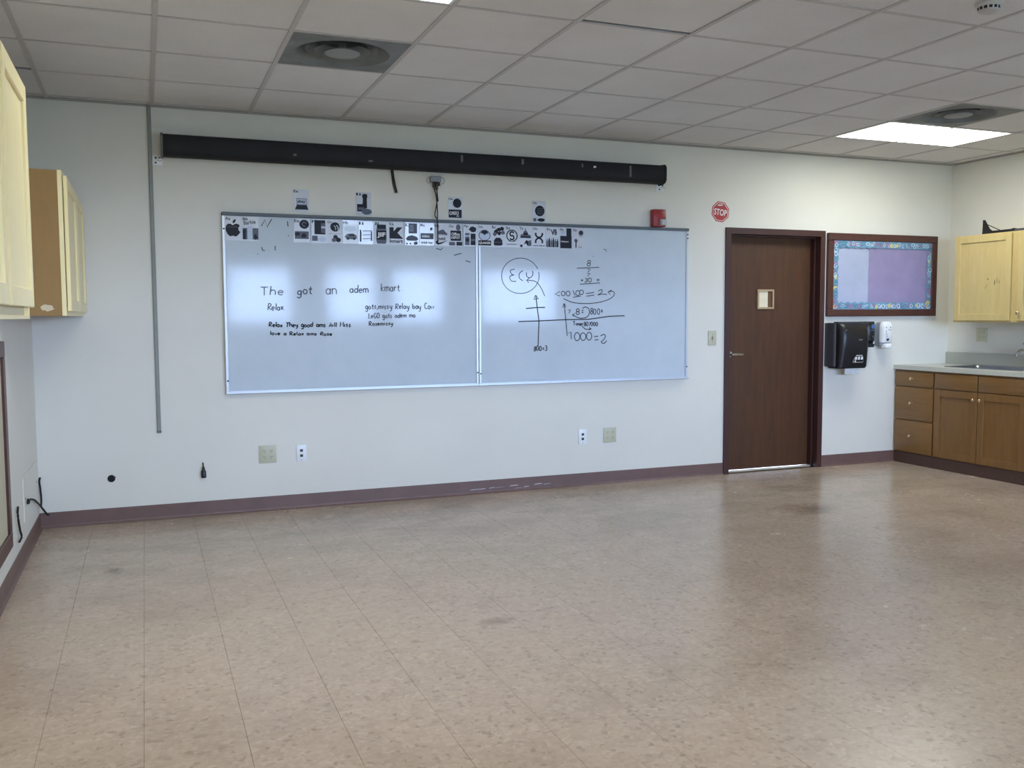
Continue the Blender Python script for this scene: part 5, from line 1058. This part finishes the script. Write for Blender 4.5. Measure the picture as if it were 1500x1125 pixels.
# ------------------------------------------------------------------ cupboard doors
def cab_door(cab, face_x, side, y0, y1, z0, z1, mat, rail=0.058, knob=None, knob_mat='brass', th=0.019):
    """shaker door in a plane x = face_x; side = +1 faces +x, -1 faces -x"""
    a, b = (face_x, face_x + th) if side > 0 else (face_x - th, face_x)
    bm = bmesh.new()
    for q in ((y0, y0 + rail, z0, z1), (y1 - rail, y1, z0, z1), (y0 + rail, y1 - rail, z0, z0 + rail), (y0 + rail, y1 - rail, z1 - rail, z1)):
        sub = bbox(a, b, q[0], q[1], q[2], q[3], 0.0025)
        merge_into(bm, sub, lambda c: c)
    d = finish('door', bm, M[mat], cab)
    pa, pb = (face_x, face_x + th - 0.010) if side > 0 else (face_x - th + 0.010, face_x)
    finish('panel', multi([(pa, pb, y0 + rail - 0.004, y1 - rail + 0.004, z0 + rail - 0.004, z1 - rail + 0.004)]), M[mat], d)
    if knob:
        make_knob(d, b if side > 0 else a, side, knob[0], knob[1], knob_mat)
    return d
def make_knob(parent, x, side, y, z, mat='brass'):
    bm = bmesh.new()
    lathe(bm, [(0.008, 0.0), (0.006, side * 0.004), (0.006, side * 0.012), (0.014, side * 0.018), (0.015, side * 0.023), (0.010, side * 0.028), (0.003, side * 0.029)], 'x', (x, y, z), 14)
    finish('knob', bm, M[mat], parent, True)

# left wall cupboards
t = thing('wall_cupboard', 'pale maple wall cupboard nearest the camera, cut by the left edge', 'cupboard', (0, -3.64, 1.33))
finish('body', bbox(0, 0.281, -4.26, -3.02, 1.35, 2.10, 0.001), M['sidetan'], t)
fy0, fy1 = -4.26, -3.02
finish('face_frame', multi([(0.281, 0.300, fy0, fy0 + 0.045, 1.33, 2.10), (0.281, 0.300, fy1 - 0.03, fy1, 1.33, 2.10), (0.281, 0.300, -3.66, -3.60, 1.375, 2.10),
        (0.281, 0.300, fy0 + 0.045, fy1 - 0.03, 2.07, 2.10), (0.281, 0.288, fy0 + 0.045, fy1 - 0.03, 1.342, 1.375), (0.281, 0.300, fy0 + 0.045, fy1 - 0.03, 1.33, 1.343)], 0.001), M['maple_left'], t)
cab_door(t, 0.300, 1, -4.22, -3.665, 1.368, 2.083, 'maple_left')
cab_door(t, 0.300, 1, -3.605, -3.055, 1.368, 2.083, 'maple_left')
t = thing('wall_cupboard', 'tan sided wall cupboard in the far left corner', 'cupboard', (0, -0.72, 1.345))
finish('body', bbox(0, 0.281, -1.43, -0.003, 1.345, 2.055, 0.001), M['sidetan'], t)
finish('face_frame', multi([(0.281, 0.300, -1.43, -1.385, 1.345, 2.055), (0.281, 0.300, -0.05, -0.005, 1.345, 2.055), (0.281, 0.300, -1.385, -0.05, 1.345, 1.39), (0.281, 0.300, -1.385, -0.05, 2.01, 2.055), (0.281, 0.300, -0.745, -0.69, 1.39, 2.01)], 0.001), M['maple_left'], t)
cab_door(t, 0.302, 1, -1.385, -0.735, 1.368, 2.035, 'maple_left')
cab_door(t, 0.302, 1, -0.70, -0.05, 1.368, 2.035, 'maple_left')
bm = bmesh.new()
n = 16
ngon(bm, [(0.215 + 0.030 * math.cos(2 * math.pi * k / n) * random.uniform(0.8, 1.2), -1.4306, 1.385 + 0.016 * math.sin(2 * math.pi * k / n) * random.uniform(0.7, 1.3)) for k in range(n)])
finish('pale_scrape', bm, plain('scrape_white', srgb(206, 190, 162), 0.7), t)

# right wall: base units, worktop, sink, tap, wall cupboard
XF = 6.9755
t = thing('base_cabinet', 'honey oak base cabinet with three drawers, beside the back wall', 'cabinet', (7.28, -0.23, 0))
finish('body', bbox(XF, W, -0.455, -0.006, 0.098, 0.842, 0.001), M['oak'], t)
finish('toe_kick', bbox(XF - 0.006, W - 0.003, -0.455, -0.006, 0.0, 0.098, 0.001), M['kick'], t)
for z0, z1, kz in ((0.697, 0.826, 0.765), (0.398, 0.688, 0.548), (0.106, 0.389, 0.255)):
    d = finish('drawer', bbox(XF - 0.019, XF, -0.447, -0.016, z0, z1, 0.006, 2), M['oak_h'], t, True)
    make_knob(d, XF - 0.019, -1, -0.2155, kz)
for yA, yB, lab in ((-1.365, -0.455, 'honey oak base cabinet with two doors under the sink'), (-1.86, -1.365, 'honey oak base cabinet past the sink, outside the right edge')):
    t = thing('base_cabinet', lab, 'cabinet', (7.28, (yA + yB) / 2, 0))
    finish('body', multi([(XF, XF + 0.019, yA, yB, 0.098, 0.842), (XF + 0.019, W - 0.002, yA, yA + 0.018, 0.098, 0.842), (XF + 0.019, W - 0.002, yB - 0.018, yB, 0.098, 0.842), (XF + 0.019, W - 0.002, yA + 0.018, yB - 0.018, 0.098, 0.116)]), M['oak'], t)
    finish('toe_kick', bbox(XF - 0.006, W - 0.003, yA, yB, 0.0, 0.098, 0.001), M['kick'], t)
    if yA < -1.5:
        d = finish('drawer', bbox(XF - 0.019, XF, yA + 0.012, yB - 0.008, 0.697, 0.826, 0.006, 2), M['oak_h'], t, True)
        make_knob(d, XF - 0.019, -1, (yA + yB) / 2, 0.765)
        cab_door(t, XF, -1, yA + 0.012, yB - 0.008, 0.106, 0.688, 'oak', knob=(yB - 0.05, 0.63))
    else:
        mid = -0.908
        finish('false_drawer', bbox(XF - 0.019, XF, mid + 0.004, yB - 0.008, 0.697, 0.826, 0.006, 2), M['oak_h'], t, True)
        finish('false_drawer', bbox(XF - 0.019, XF, yA + 0.008, mid - 0.004, 0.697, 0.826, 0.006, 2), M['oak_h'], t, True)
        cab_door(t, XF, -1, mid + 0.003, yB - 0.008, 0.106, 0.688, 'oak', knob=(mid + 0.030, 0.628))
        cab_door(t, XF, -1, yA + 0.008, mid - 0.003, 0.106, 0.688, 'oak', knob=(mid - 0.034, 0.628))
SX0, SX1, SY0, SY1 = 7.055, 7.50, -1.27, -0.45
wt = thing('worktop', 'pale laminate worktop with low backsplash along the right wall', 'worktop', (7.26, -0.93, 0.842))
x0 = XF - 0.028
bm = multi([(x0, SX0 + 0.015, -1.86, -0.002, 0.842, 0.880), (SX1 - 0.015, W - 0.001, -1.86, -0.002, 0.842, 0.880), (SX0 + 0.015, SX1 - 0.015, SY1 - 0.015, -0.002, 0.842, 0.880), (SX0 + 0.015, SX1 - 0.015, -1.86, SY0 + 0.015, 0.842, 0.880)])
finish('slab', bm, M['laminate'], wt)
finish('backsplash', bbox(W - 0.020, W, -1.86, -0.002, 0.880, 0.985, 0.004, 2), M['splash'], wt)
sk = thing('sink', 'stainless steel drop-in sink set in the worktop', 'sink', ((SX0 + SX1) / 2, (SY0 + SY1) / 2, 0.72))
def rrect(x0, x1, y0, y1, r, z, n=5):
    P = []
    for cx, cy, a0 in ((x1 - r, y1 - r, 0), (x0 + r, y1 - r, 90), (x0 + r, y0 + r, 180), (x1 - r, y0 + r, 270)):
        for k in range(n + 1):
            a = math.radians(a0 + 90 * k / n)
            P.append((cx + r * math.cos(a), cy + r * math.sin(a), z))
    return P
bm = bmesh.new()
loft(bm, [rrect(SX0 + 0.020, SX1 - 0.020, SY0 + 0.02, SY1 - 0.02, 0.05, 0.8795), rrect(SX0, SX1, SY0, SY1, 0.03, 0.8800), rrect(SX0 + 0.004, SX1 - 0.004, SY0 + 0.004, SY1 - 0.004, 0.03, 0.888),
          rrect(SX0 + 0.030, SX1 - 0.085, SY0 + 0.030, SY1 - 0.030, 0.05, 0.886), rrect(SX0 + 0.036, SX1 - 0.091, SY0 + 0.036, SY1 - 0.036, 0.05, 0.876), rrect(SX0 + 0.05, SX1 - 0.105, SY0 + 0.05, SY1 - 0.05, 0.05, 0.722), rrect(SX0 + 0.16, SX1 - 0.215, SY0 + 0.3, SY1 - 0.3, 0.02, 0.719)], cap=False)
bm.faces.new([bm.verts.new(p) for p in rrect(SX0 + 0.16, SX1 - 0.215, SY0 + 0.3, SY1 - 0.3, 0.02, 0.719)])
finish('basin', bm, M['steel'], sk, True)
bm = bmesh.new(); lathe(bm, [(0.040, 0.7195), (0.040, 0.722), (0.028, 0.721), (0.01, 0.720)], 'z', ((SX0 + SX1) / 2 - 0.03, (SY0 + SY1) / 2, 0), 16); finish('drain', bm, M['chrome'], sk, True)
fc = thing('faucet', 'chrome single lever faucet behind the sink, cut by the right edge', 'faucet', (7.455, -1.0, 0.887))
bm = bmesh.new(); lathe(bm, [(0.030, 0.887), (0.030, 0.897), (0.024, 0.902), (0.022, 0.98), (0.024, 1.0), (0.016, 1.012)], 'z', (7.455, -1.0, 0), 18); finish('body', bm, M['chrome'], fc, True)
bm = bmesh.new(); tube(bm, curve_pts([(7.455, -1.0, 0.955), (7.40, -1.0, 1.02), (7.32, -1.0, 1.035), (7.27, -1.0, 1.005), (7.262, -1.0, 0.985)], 5), 0.011, 10); finish('spout', bm, M['chrome'], fc, True)
bm = bmesh.new(); tube(bm, curve_pts([(7.455, -1.0, 1.008), (7.450, -0.975, 1.040), (7.445, -0.94, 1.070), (7.442, -0.925, 1.085)], 4), [0.013] * 6 + [0.010] * 4 + [0.008] * 3, 10); finish('lever', bm, M['steel'], fc, True)
bm = bmesh.new(); lathe(bm, [(0.004, 1.074), (0.011, 1.078), (0.012, 1.086), (0.006, 1.094)], 'z', (7.442, -0.922, 0), 12); finish('lever_tip', bm, M['chrome'], fc, True)

t = thing('wall_cupboard', 'pale maple wall cupboard above the sink on the right wall', 'cupboard', (7.43, -0.96, 1.262))
XU = 7.2856
finish('body', bbox(XU + 0.019, W, -1.60, -0.336, 1.262, 2.008, 0.001), M['maple'], t)
finish('face_frame', multi([(XU, XU + 0.019, -0.38, -0.336, 1.262, 2.008), (XU, XU + 0.019, -0.99, -0.905, 1.262, 2.008), (XU, XU + 0.019, -1.60, -1.555, 1.262, 2.008), (XU, XU + 0.019, -0.905, -0.38, 1.262, 1.30), (XU, XU + 0.019, -0.905, -0.38, 1.97, 2.008), (XU, XU + 0.019, -1.555, -0.99, 1.262, 1.30), (XU, XU + 0.019, -1.555, -0.99, 1.97, 2.008)]), M['maple'], t)
d = cab_door(t, XU, -1, -0.918, -0.352, 1.276, 1.998, 'maple')
bm = bmesh.new()
for y, z, dy, dz in ((-0.70, 1.62, 0.016, 0.012), (-0.765, 1.575, 0.010, 0.045), (-0.785, 1.59, 0.007, 0.05), (-0.81, 1.585, 0.006, 0.03), (-0.69, 1.57, 0.012, 0.006), (-0.675, 1.545, 0.005, 0.03)):
    ngon(bm, [(XU - 0.0092, y, z), (XU - 0.0092, y + dy, z + 0.003), (XU - 0.0092, y + dy * 0.8, z + dz), (XU - 0.0092, y + 0.002, z + dz * 0.9)])
finish('scuff_mark', bm, plain('scuff_brown', srgb(116, 98, 62), 0.6), d)
cab_door(t, XU, -1, -1.560, -0.982, 1.276, 1.998, 'maple', knob=(-1.008, 1.340))

# folded black metal stand on top of that cupboard
ms = thing('folded_stand', 'black folded metal stand lying on the right wall cupboard', 'stand', (7.31, -0.85, 2.008))
bm = bmesh.new()
tri = [(-0.600, 2.009), (-0.604, 2.128), (-0.613, 2.128), (-0.640, 2.085), (-0.662, 2.050), (-0.690, 2.030), (-0.690, 2.009)]
loft(bm, [[(7.30, y, z) for y, z in tri], [(7.318, y, z) for y, z in tri]])
finish('end_plate', bm, M['blackmatte'], ms)
bm = bmesh.new(); tube(bm, [(7.309, -0.640, 2.088), (7.309, -0.775, 2.026)], 0.0035, 6); finish('strut', bm, M['blackmatte'], ms)
finish('rail', bbox(7.295, 7.325, -0.905, -0.60, 2.0085, 2.030, 0.003), M['blackmatte'], ms)
finish('grey_rail', bbox(7.298, 7.322, -1.45, -0.905, 2.0085, 2.028, 0.003), M['grey_side'], ms)
finish('clamp', bbox(7.292, 7.328, -0.915, -0.895, 2.0085, 2.034, 0.002), M['blackmatte'], ms)

# ------------------------------------------------------------------ notice board
nb = thing('notice_board', 'purple papered notice board with mahogany frame right of the door', 'notice board', (6.785, 0, 1.316))
a0, a1, c0, c1, fw = 6.166, 7.405, 1.318, 2.040, 0.062
finish('frame_rail', bbox(a0, a1, -0.032, 0, c0, c0 + fw, 0.004), M['board_frame'], nb)
finish('frame_rail', bbox(a0, a1, -0.032, 0, c1 - fw, c1, 0.004), M['board_frame'], nb)
finish('frame_stile', bbox(a0, a0 + fw, -0.0315, 0, c0 + fw, c1 - fw, 0.004), M['board_frame'], nb)
finish('frame_stile', bbox(a1 - fw, a1, -0.0315, 0, c0 + fw, c1 - fw, 0.004), M['board_frame'], nb)
i0, i1, k0, k1 = a0 + fw, a1 - fw, c0 + fw, c1 - fw
def paper_sheet(x0, x1, z0, z1, y, amp, seed, nx=24, nz=14):
    rnd = random.Random(seed)
    folds = [(rnd.uniform(0, 1), rnd.uniform(-0.9, 0.9), rnd.uniform(0.5, 1.0)) for _ in range(5)]
    bm = bmesh.new()
    V = []
    for j in range(nz + 1):
        row = []
        for i in range(nx + 1):
            u, v = i / nx, j / nz
            d = 0
            for f0, sl, am in folds:
                q = v - f0 - sl * (u - 0.5)
                d += am * math.exp(-(q / 0.035) ** 2)
            row.append(bm.verts.new((x0 + (x1 - x0) * u, y - amp * d - 0.0006 * rnd.random(), z0 + (z1 - z0) * v)))
        V.append(row)
    for j in range(nz):
        for i in range(nx):
            bm.faces.new((V[j][i], V[j][i + 1], V[j + 1][i + 1], V[j + 1][i]))
    return bm
finish('backing', multi([(i0, i1, -0.006, 0, k0, k1)]), M['cork'], nb)
o = finish('paper_sheet', paper_sheet(i0, i0 + 0.42, k0, k1, -0.0075, 0.0045, 3), M['lilac_blue'], nb, True); o['label'] = 'pale blue lilac paper sheet'
o = finish('paper_sheet', paper_sheet(i0 + 0.40, i1, k0, k1, -0.0125, 0.0085, 8), M['purple'], nb, True); o['label'] = 'purple creased paper sheet'
def wavy_strip(horizontal, base, inner, a, b):
    """scalloped border strip along the frame, straight outer edge, wavy inner edge"""
    bm = bmesh.new()
    n = int((b - a) / 0.012)
    O, I = [], []
    for k in range(n + 1):
        s = a + (b - a) * k / n
        w_ = 0.006 * math.sin(s / 0.075 * 2 * math.pi)
        q = inner + w_ * (1 if inner > base else -1)
        O.append((s, -0.0215, base) if horizontal else (base, -0.0212, s))
        I.append((s, -0.0215, q) if horizontal else (q, -0.0212, s))
    vo = [bm.verts.new(p) for p in O]; vi = [bm.verts.new(p) for p in I]
    for k in range(n):
        bm.faces.new((vo[k], vo[k + 1], vi[k + 1], vi[k]))
    return bm
def loops(horizontal, mid, a, b, seed):
    rnd = random.Random(seed)
    bm = bmesh.new()
    s = a + 0.02
    kk = 0
    while s < b - 0.01:
        mi = rnd.choice([0, 2, 1, 2, 3, 2, 3, 0])
        r_ = rnd.uniform(0.015, 0.026); sq = rnd.uniform(0.45, 0.8); ang = rnd.uniform(0, math.pi); off = rnd.uniform(-0.008, 0.008)
        cx, cz = (s, mid + off) if horizontal else (mid + off, s)
        yy = -0.0222 - 0.0002 * (kk % 3)
        nn = 14
        P, Q = [], []
        for k in range(nn + 1):
            t_ = 2 * math.pi * k / nn * (0.9 if kk % 3 else 1.0)
            for L_, f in ((P, 1.0), (Q, 0.70 if mi != 1 else 0.25)):
                ex, ez = r_ * f * math.cos(t_), r_ * f * sq * math.sin(t_)
                L_.append((cx + ex * math.cos(ang) - ez * math.sin(ang), yy, cz + ex * math.sin(ang) + ez * math.cos(ang)))
        for k in range(nn):
            ngon(bm, [P[k], P[k + 1], Q[k + 1], Q[k]], mi)
        s += rnd.uniform(0.020, 0.032); kk += 1
    return bm
LM_ = [M['pink'], M['yellow'], M['paleloop'], M['teal']]
bw = 0.060
for hz, base, inner, a, b, sd_ in ((True, k0, k0 + bw, i0, i1, 1), (True, k1, k1 - bw, i0, i1, 2), (False, i0, i0 + 0.052, k0, k1, 3), (False, i1, i1 - 0.052, k0, k1, 4)):
    s_ = finish('border_strip', wavy_strip(hz, base, inner, a, b), M['border_blue'], nb)
    finish('clip_pattern', loops(hz, (base + inner) / 2, a, b, sd_), LM_, s_)

# ------------------------------------------------------------------ dispensers
pt = thing('paper_towel_dispenser', 'large black paper towel dispenser below the notice board', 'paper towel dispenser', (6.33, 0, 0.86))
def sect(x0, x1, depth, z, r, back=-0.002, n=6):
    """plan-view ring: flat back on the wall, rounded front corners"""
    P = [(x0, back, z), (x0, -(depth - r), z)]
    for k in range(1, n):
        a = math.radians(90 * k / n)
        P.append((x0 + r - r * math.cos(a), -(depth - r) - r * math.sin(a), z))
    P.append((x0 + r, -depth, z)); P.append((x1 - r, -depth, z))
    for k in range(1, n):
        a = math.radians(90 * k / n)
        P.append((x1 - r + r * math.sin(a), -(depth - r) - r * math.cos(a), z))
    P.append((x1, -(depth - r), z)); P.append((x1, back, z))
    return P
bm = bmesh.new()
loft(bm, [sect(6.165, 6.50, 0.135, 0.885, 0.03, -0.0), sect(6.165, 6.50, 0.135, 1.262, 0.03, 0.0)])
finish('back_housing', bm, M['grey_side'], pt, True)
bm = bmesh.new()
loft(bm, [sect(6.178, 6.488, d, z, r, -0.10) for d, z, r in ((0.165, 0.878, 0.030), (0.180, 0.884, 0.034), (0.192, 0.96, 0.04), (0.205, 1.06, 0.05), (0.210, 1.14, 0.055), (0.202, 1.20, 0.055), (0.185, 1.242, 0.05), (0.155, 1.266, 0.035), (0.125, 1.272, 0.015))])
finish('front_cover', bm, M['black'], pt, True)
bm = bmesh.new()
box(bm, 6.20, 6.47, -0.165, -0.02, 0.870, 0.886)
finish('dispensing_slot', bm, M['blackmatte'], pt)
bm = bmesh.new()
bot = [(6.292 + 0.165 * k / 14, -0.118, 0.812 + (0.010 if k % 2 else 0.0) - 0.004 * k / 14) for k in range(15)]
V0 = [bm.verts.new((x, y, z)) for x, y, z in bot]; V1 = [bm.verts.new((x, -0.112, 0.885)) for x, y, z in bot]
V2 = [bm.verts.new((x, y + 0.0015, z)) for x, y, z in bot]; V3 = [bm.verts.new((x, -0.1105, 0.885)) for x, y, z in bot]
for k in range(14):
    bm.faces.new((V0[k], V0[k + 1], V1[k + 1], V1[k])); bm.faces.new((V2[k + 1], V2[k], V3[k], V3[k + 1])); bm.faces.new((V0[k], V2[k], V2[k + 1], V0[k + 1]))
finish('paper_towel', bm, M['paper'], pt)
bm = bmesh.new()
ngon(bm, [(6.352, -0.2105, 1.112), (6.395, -0.2105, 1.112), (6.397, -0.2112, 1.123), (6.354, -0.2112, 1.123)])
finish('maker_badge', bm, M['tape'], pt)
bm = bmesh.new()
yq = lambda z: -(0.1815 + (z - 0.884) * 0.158) - 0.0022
for k in range(3):
    x = 6.330 + k * 0.032
    ngon(bm, [(x, yq(0.945), 0.945), (x + 0.022, yq(0.945), 0.945), (x + 0.022, yq(0.972), 0.972), (x, yq(0.972), 0.972)])
ngon(bm, [(6.330, yq(0.926), 0.926), (6.344, yq(0.926), 0.926), (6.344, yq(0.940), 0.940), (6.330, yq(0.940), 0.940)])
ou = [(6.310, 0.928), (6.314, 0.922), (6.418, 0.922), (6.424, 0.928), (6.420, 0.952), (6.412, 0.962)]
for (xa, zA), (xb, zB) in zip(ou, ou[1:]):
    ngon(bm, [(xa, yq(zA) - 0.0002, zA), (xb, yq(zB) - 0.0002, zB), (xb, yq(zB + 0.003) - 0.0002, zB + 0.003), (xa, yq(zA + 0.003) - 0.0002, zA + 0.003)])
ngon(bm, [(6.310, yq(0.928), 0.928), (6.313, yq(0.928), 0.928), (6.327, yq(0.962), 0.962), (6.324, yq(0.962), 0.962)])
ngon(bm, [(6.338, yq(0.980), 0.980), (6.408, yq(0.980), 0.980), (6.408, yq(0.985), 0.985), (6.338, yq(0.985), 0.985)])
finish('instruction_print', bm, M['white_ink'], pt)
bm = bmesh.new(); lathe(bm, [(0.007, 0.0), (0.007, -0.003), (0.004, -0.004)], 'y', (6.225, -0.199, 1.20), 10); finish('keyhole', bm, M['tape'], pt)

so = thing('soap_dispenser', 'black soap dispenser with round blue badge beside the towel dispenser', 'soap dispenser', (6.59, 0, 1.045))
bm = bmesh.new()
loft(bm, [sect(6.535, 6.655, d, z, r, 0.0) for d, z, r in ((0.060, 1.055, 0.02), (0.070, 1.056, 0.03), (0.072, 1.085, 0.03), (0.098, 1.105, 0.045), (0.104, 1.16, 0.05), (0.104, 1.225, 0.05), (0.096, 1.256, 0.045), (0.080, 1.272, 0.03))])
finish('body', bm, M['black'], so, True)
bm = bmesh.new()
lathe(bm, [(0.020, -0.1035), (0.020, -0.1060), (0.017, -0.1066)], 'y', (6.604, 0, 1.228), 20)
finish('blue_badge', bm, M['blue_logo'], so, True)
finish('badge_strip', multi([(6.582, 6.628, -0.1055, -0.1035, 1.190, 1.201)]), plain('dim_blue_strip', srgb(72, 82, 108), 0.4), so)
bm = bmesh.new(); lathe(bm, [(0.007, -0.1035), (0.007, -0.106), (0.004, -0.1065)], 'y', (6.604, 0, 1.140), 10); finish('indicator', bm, M['tape'], so)
bm = bmesh.new(); loft(bm, [sect(6.55, 6.64, 0.105, 1.046, 0.04, -0.05), sect(6.545, 6.645, 0.108, 1.075, 0.04, -0.05)]); finish('push_bar', bm, M['blackmatte'], so, True)

ws = thing('soap_dispenser', 'white and grey soap dispenser nearest the kitchen worktop', 'soap dispenser', (6.78, 0, 1.035))
bm = bmesh.new(); loft(bm, [sect(6.722 + q, 6.845 - q, 0.062, z, 0.01, 0.0) for z, q in ((1.052, 0.006), (1.062, 0), (1.235, 0), (1.255, 0.008), (1.264, 0.022))]); finish('back_plate', bm, M['grey_plastic'], ws, True)
bm = bmesh.new()
loft(bm, [sect(6.720 + q, 6.847 - q, d, z, r, -0.058) for d, z, r, q in ((0.075, 1.082, 0.016, 0.008), (0.090, 1.086, 0.03, 0.002), (0.103, 1.13, 0.043, 0), (0.108, 1.19, 0.048, 0), (0.106, 1.225, 0.046, 0.001), (0.101, 1.248, 0.040, 0.006), (0.090, 1.263, 0.03, 0.014), (0.074, 1.272, 0.014, 0.026))])
finish('front_cover', bm, M['white_plastic'], ws, True)
bm = bmesh.new()
loft(bm, [sect(6.745, 6.835, d, z, r, -0.060) for d, z, r in ((0.100, 1.034, 0.038), (0.114, 1.040, 0.044), (0.116, 1.060, 0.044), (0.100, 1.078, 0.036))])
finish('push_lever', bm, M['white_plastic'], ws, True)
bm = bmesh.new()
ngon(bm, [(6.760, -0.1072, 1.112), (6.774, -0.1062, 1.098), (6.788, -0.1072, 1.112), (6.782, -0.1085, 1.120), (6.766, -0.1085, 1.120)])
for k in range(5):
    ngon(bm, [(6.745 + 0.003 * k, -0.1088, 1.185 - 0.012 * k), (6.751 + 0.003 * k, -0.1088, 1.185 - 0.012 * k), (6.751 + 0.003 * k, -0.1088, 1.192 - 0.012 * k), (6.745 + 0.003 * k, -0.1088, 1.192 - 0.012 * k)])
for x in (6.746, 6.794):
    ngon(bm, [(x, -0.1092, 1.215), (x + 0.009, -0.1092, 1.215), (x + 0.009, -0.1090, 1.224), (x, -0.1090, 1.224)])
ngon(bm, [(6.776, -0.1092, 1.196), (6.806, -0.1092, 1.196), (6.806, -0.1092, 1.200), (6.776, -0.1092, 1.200)])
finish('instruction_print', bm, M['print_ink'], ws)
bm = bmesh.new(); lathe(bm, [(0.008, -0.1), (0.008, -0.1095), (0.004, -0.1100)], 'y', (6.7725, 0, 1.108), 8); finish('level_window', bm, M['black'], ws)
